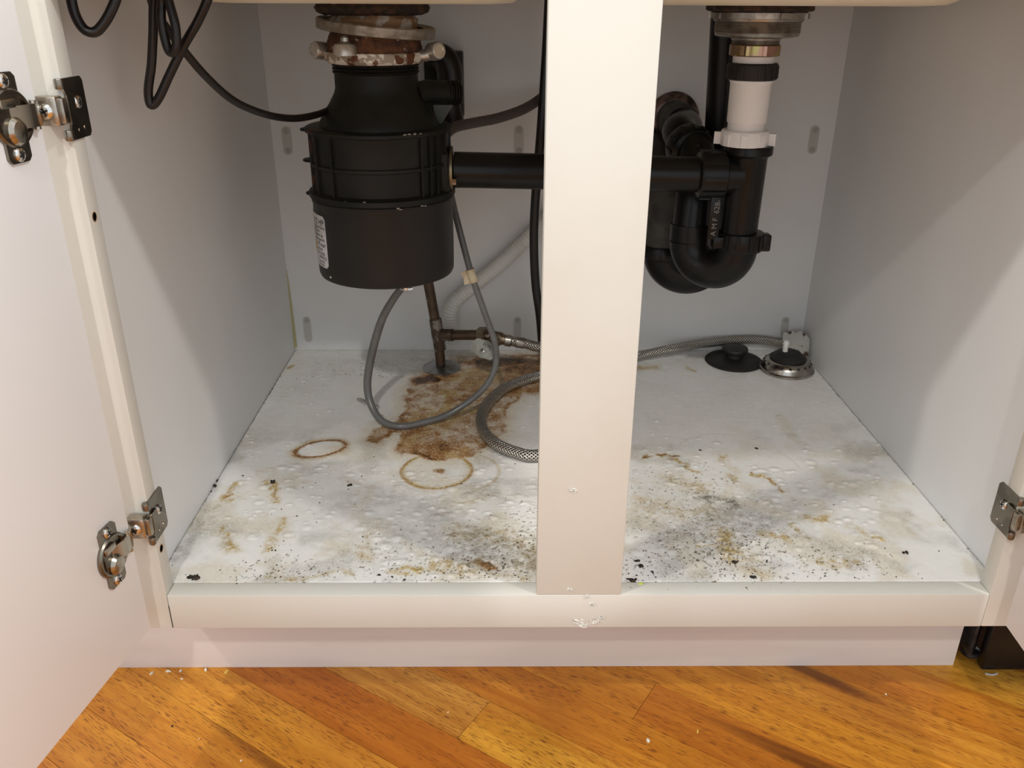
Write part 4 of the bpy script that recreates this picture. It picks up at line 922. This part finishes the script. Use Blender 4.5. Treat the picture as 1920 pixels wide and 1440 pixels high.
zones = [((1180, 1190), (1060, 1068), 60, 14, 10, 30), ((990, 1002), (1010, 1040), 90, 14, 26, 40), ((930, 1050), (0, 0), 90, 100, 36, 150), ((860, 1075), (0, 0), 60, 60, 12, 60), ((1360, 1045), (0, 0), 60, 26, 26, 70), ((1340, 1050), (0, 0), 120, 140, 40, 220), ((1240, 1050), (0, 0), 60, 60, 34, 90), ((1580, 1050), (0, 0), 60, 90, 30, 70), ((560, 1070), (0, 0), 60, 130, 20, 90),
         ((520, 1030), (0, 0), 40, 26, 22, 30), ((760, 1040), (0, 0), 60, 60, 36, 60), ((690, 1030), (0, 0), 40, 22, 24, 30), ((760, 690), (0, 0), 60, 130, 18, 70), ((620, 700), (0, 0), 30, 60, 26, 26), ((700, 780), (0, 0), 30, 90, 60, 30), ((825, 905), (0, 0), 20, 16, 5, 12), ((905, 830), (0, 0), 30, 30, 24, 20),
         ((950, 950), (0, 0), 60, 60, 70, 40), ((1350, 930), (0, 0), 60, 180, 70, 60), ((600, 930), (0, 0), 60, 200, 80, 50), ((1500, 1080), (0, 0), 60, 300, 12, 60), ((700, 1080), (0, 0), 60, 300, 12, 70)]
for (cx, cy), _, _, sx, sy, n in zones:
    if cx == 1180: cx, cy, sx, sy = 1200, 1060, 24, 24
    for i in range(n):
        px = rr.gauss(cx, sx*.6); py = rr.gauss(cy, sy*.6); c = at(px, py, z=ZF)
        if not (XL+.004 < c.x < XR-.004 and .004 < c.y < YB-.01): continue
        if ML-.002 < c.x < MR+.002 and c.y < .02: continue
        r = .0003+.0011*rr.random()**3.2; z = FZ if c.y < .0195 else ZF
        chip(mb if rr.random() < .55 else mt, (c.x, c.y, z), r, r*.6, rr)
# along the side walls
for i in range(60):
    yy = rr.uniform(.03, .55); s_ = rr.random() < .5; chip(mb, ((XL+.0015) if s_ else (XR-.0015), yy, ZF), rr.uniform(.0004, .0012), .0006, rr)
tag(mb.build('black_grit', GRIT), 'fine black grit scattered over the stained cabinet floor', 'grit', kind='stuff')
tag(mt.build('brown_grit', TANGRIT), 'fine brown grit scattered over the stained cabinet floor', 'grit', kind='stuff')

# crumbs on the oak
cr = [((285, 1263), .0030, CRUMB, 'pale crumb by the toe kick, nearest the left door'), ((316, 1259), .0030, CRUMB, 'wide pale crumb against the toe kick, second from left'), ((339, 1258), .0022, CRUMB, 'pale crumb at the toe kick in the middle of the left row'), ((341, 1273), .0020, CRUMB, 'lone pale crumb a little in front of the left row'),
      ((386, 1256), .0032, CRUMB, 'flat pale crumb at the toe kick, right end of the left row'), ((425, 1260), .0030, YCRUMB, 'yellow crumb at the foot of the toe kick'), ((1215, 1389), .0030, CRUMB, 'white rectangular crumb on the oak floor at bottom center right'), ((1308, 1371), .0030, YCRUMB, 'yellow crumb on the oak floor right of the white one'),
      ((452, 1426), .0013, CRUMB, 'tiny pale crumb on the oak at bottom left center'), ((373, 1385), .0013, CRUMB, 'tiny pale crumb on the dark plank at left'), ((1661, 1302), .0015, CRUMB, 'tiny pale crumb on the oak below the right compartment'), ((840, 1336), .0014, CRUMB, 'tiny pale crumb beside the plank joint'), ((323, 1362), .0016, GRIT, 'tiny black crumb on the oak at left')]
for (px, py), r, m, lab in cr:
    c = at(px, py, z=.0); mb = MB(); chip(mb, (c.x, c.y, 0), r, r*.7, rr); tag(mb.build('floor_crumb', m), lab, 'crumb', 'crumbs on the oak floor')

# ================================================================ DISHWASHER (only its black foot shows)
dw = thing('dishwasher', (.73, .3, 0), 'black dishwasher base just right of the sink cabinet', 'dishwasher')
MB().box((.424, .03, .105), (1.02, .60, .865), .004).build('body', DWB, dw)
MB().box((.424, -.018, .115), (1.02, .028, .865), .004).build('front_panel', DWB, dw)
kx = at(1838, 1262, z=0).x; ky = at(1838, 1262, z=0).y
MB().box((kx, ky, .004), (1.02, ky+.012, .104), .002).build('kick_plate', DWB, dw)
mb = MB(); mb.box((kx-.008, ky+.014, .010), (kx-.004, ky+.10, .104), .001); mb.lathe([(.009, 0), (.010, .002), (.009, .006), (.004, .008), (.004, .10)], (kx+.004, ky+.03, 0), (0, 0, 1), 20); mb.build('leveling_foot', mat('scuffed_black', (.05, .045, .045), (.01, .01, .01), scale=40, rough=.3), dw)
mb = MB(); mb.tube([(kx+.004, ky-.002, .0012), (kx+.010, ky-.004, .0012), (kx+.017, ky-.002, .0012)], .0010, 8); mb.build('floor_glide', PADM, dw)
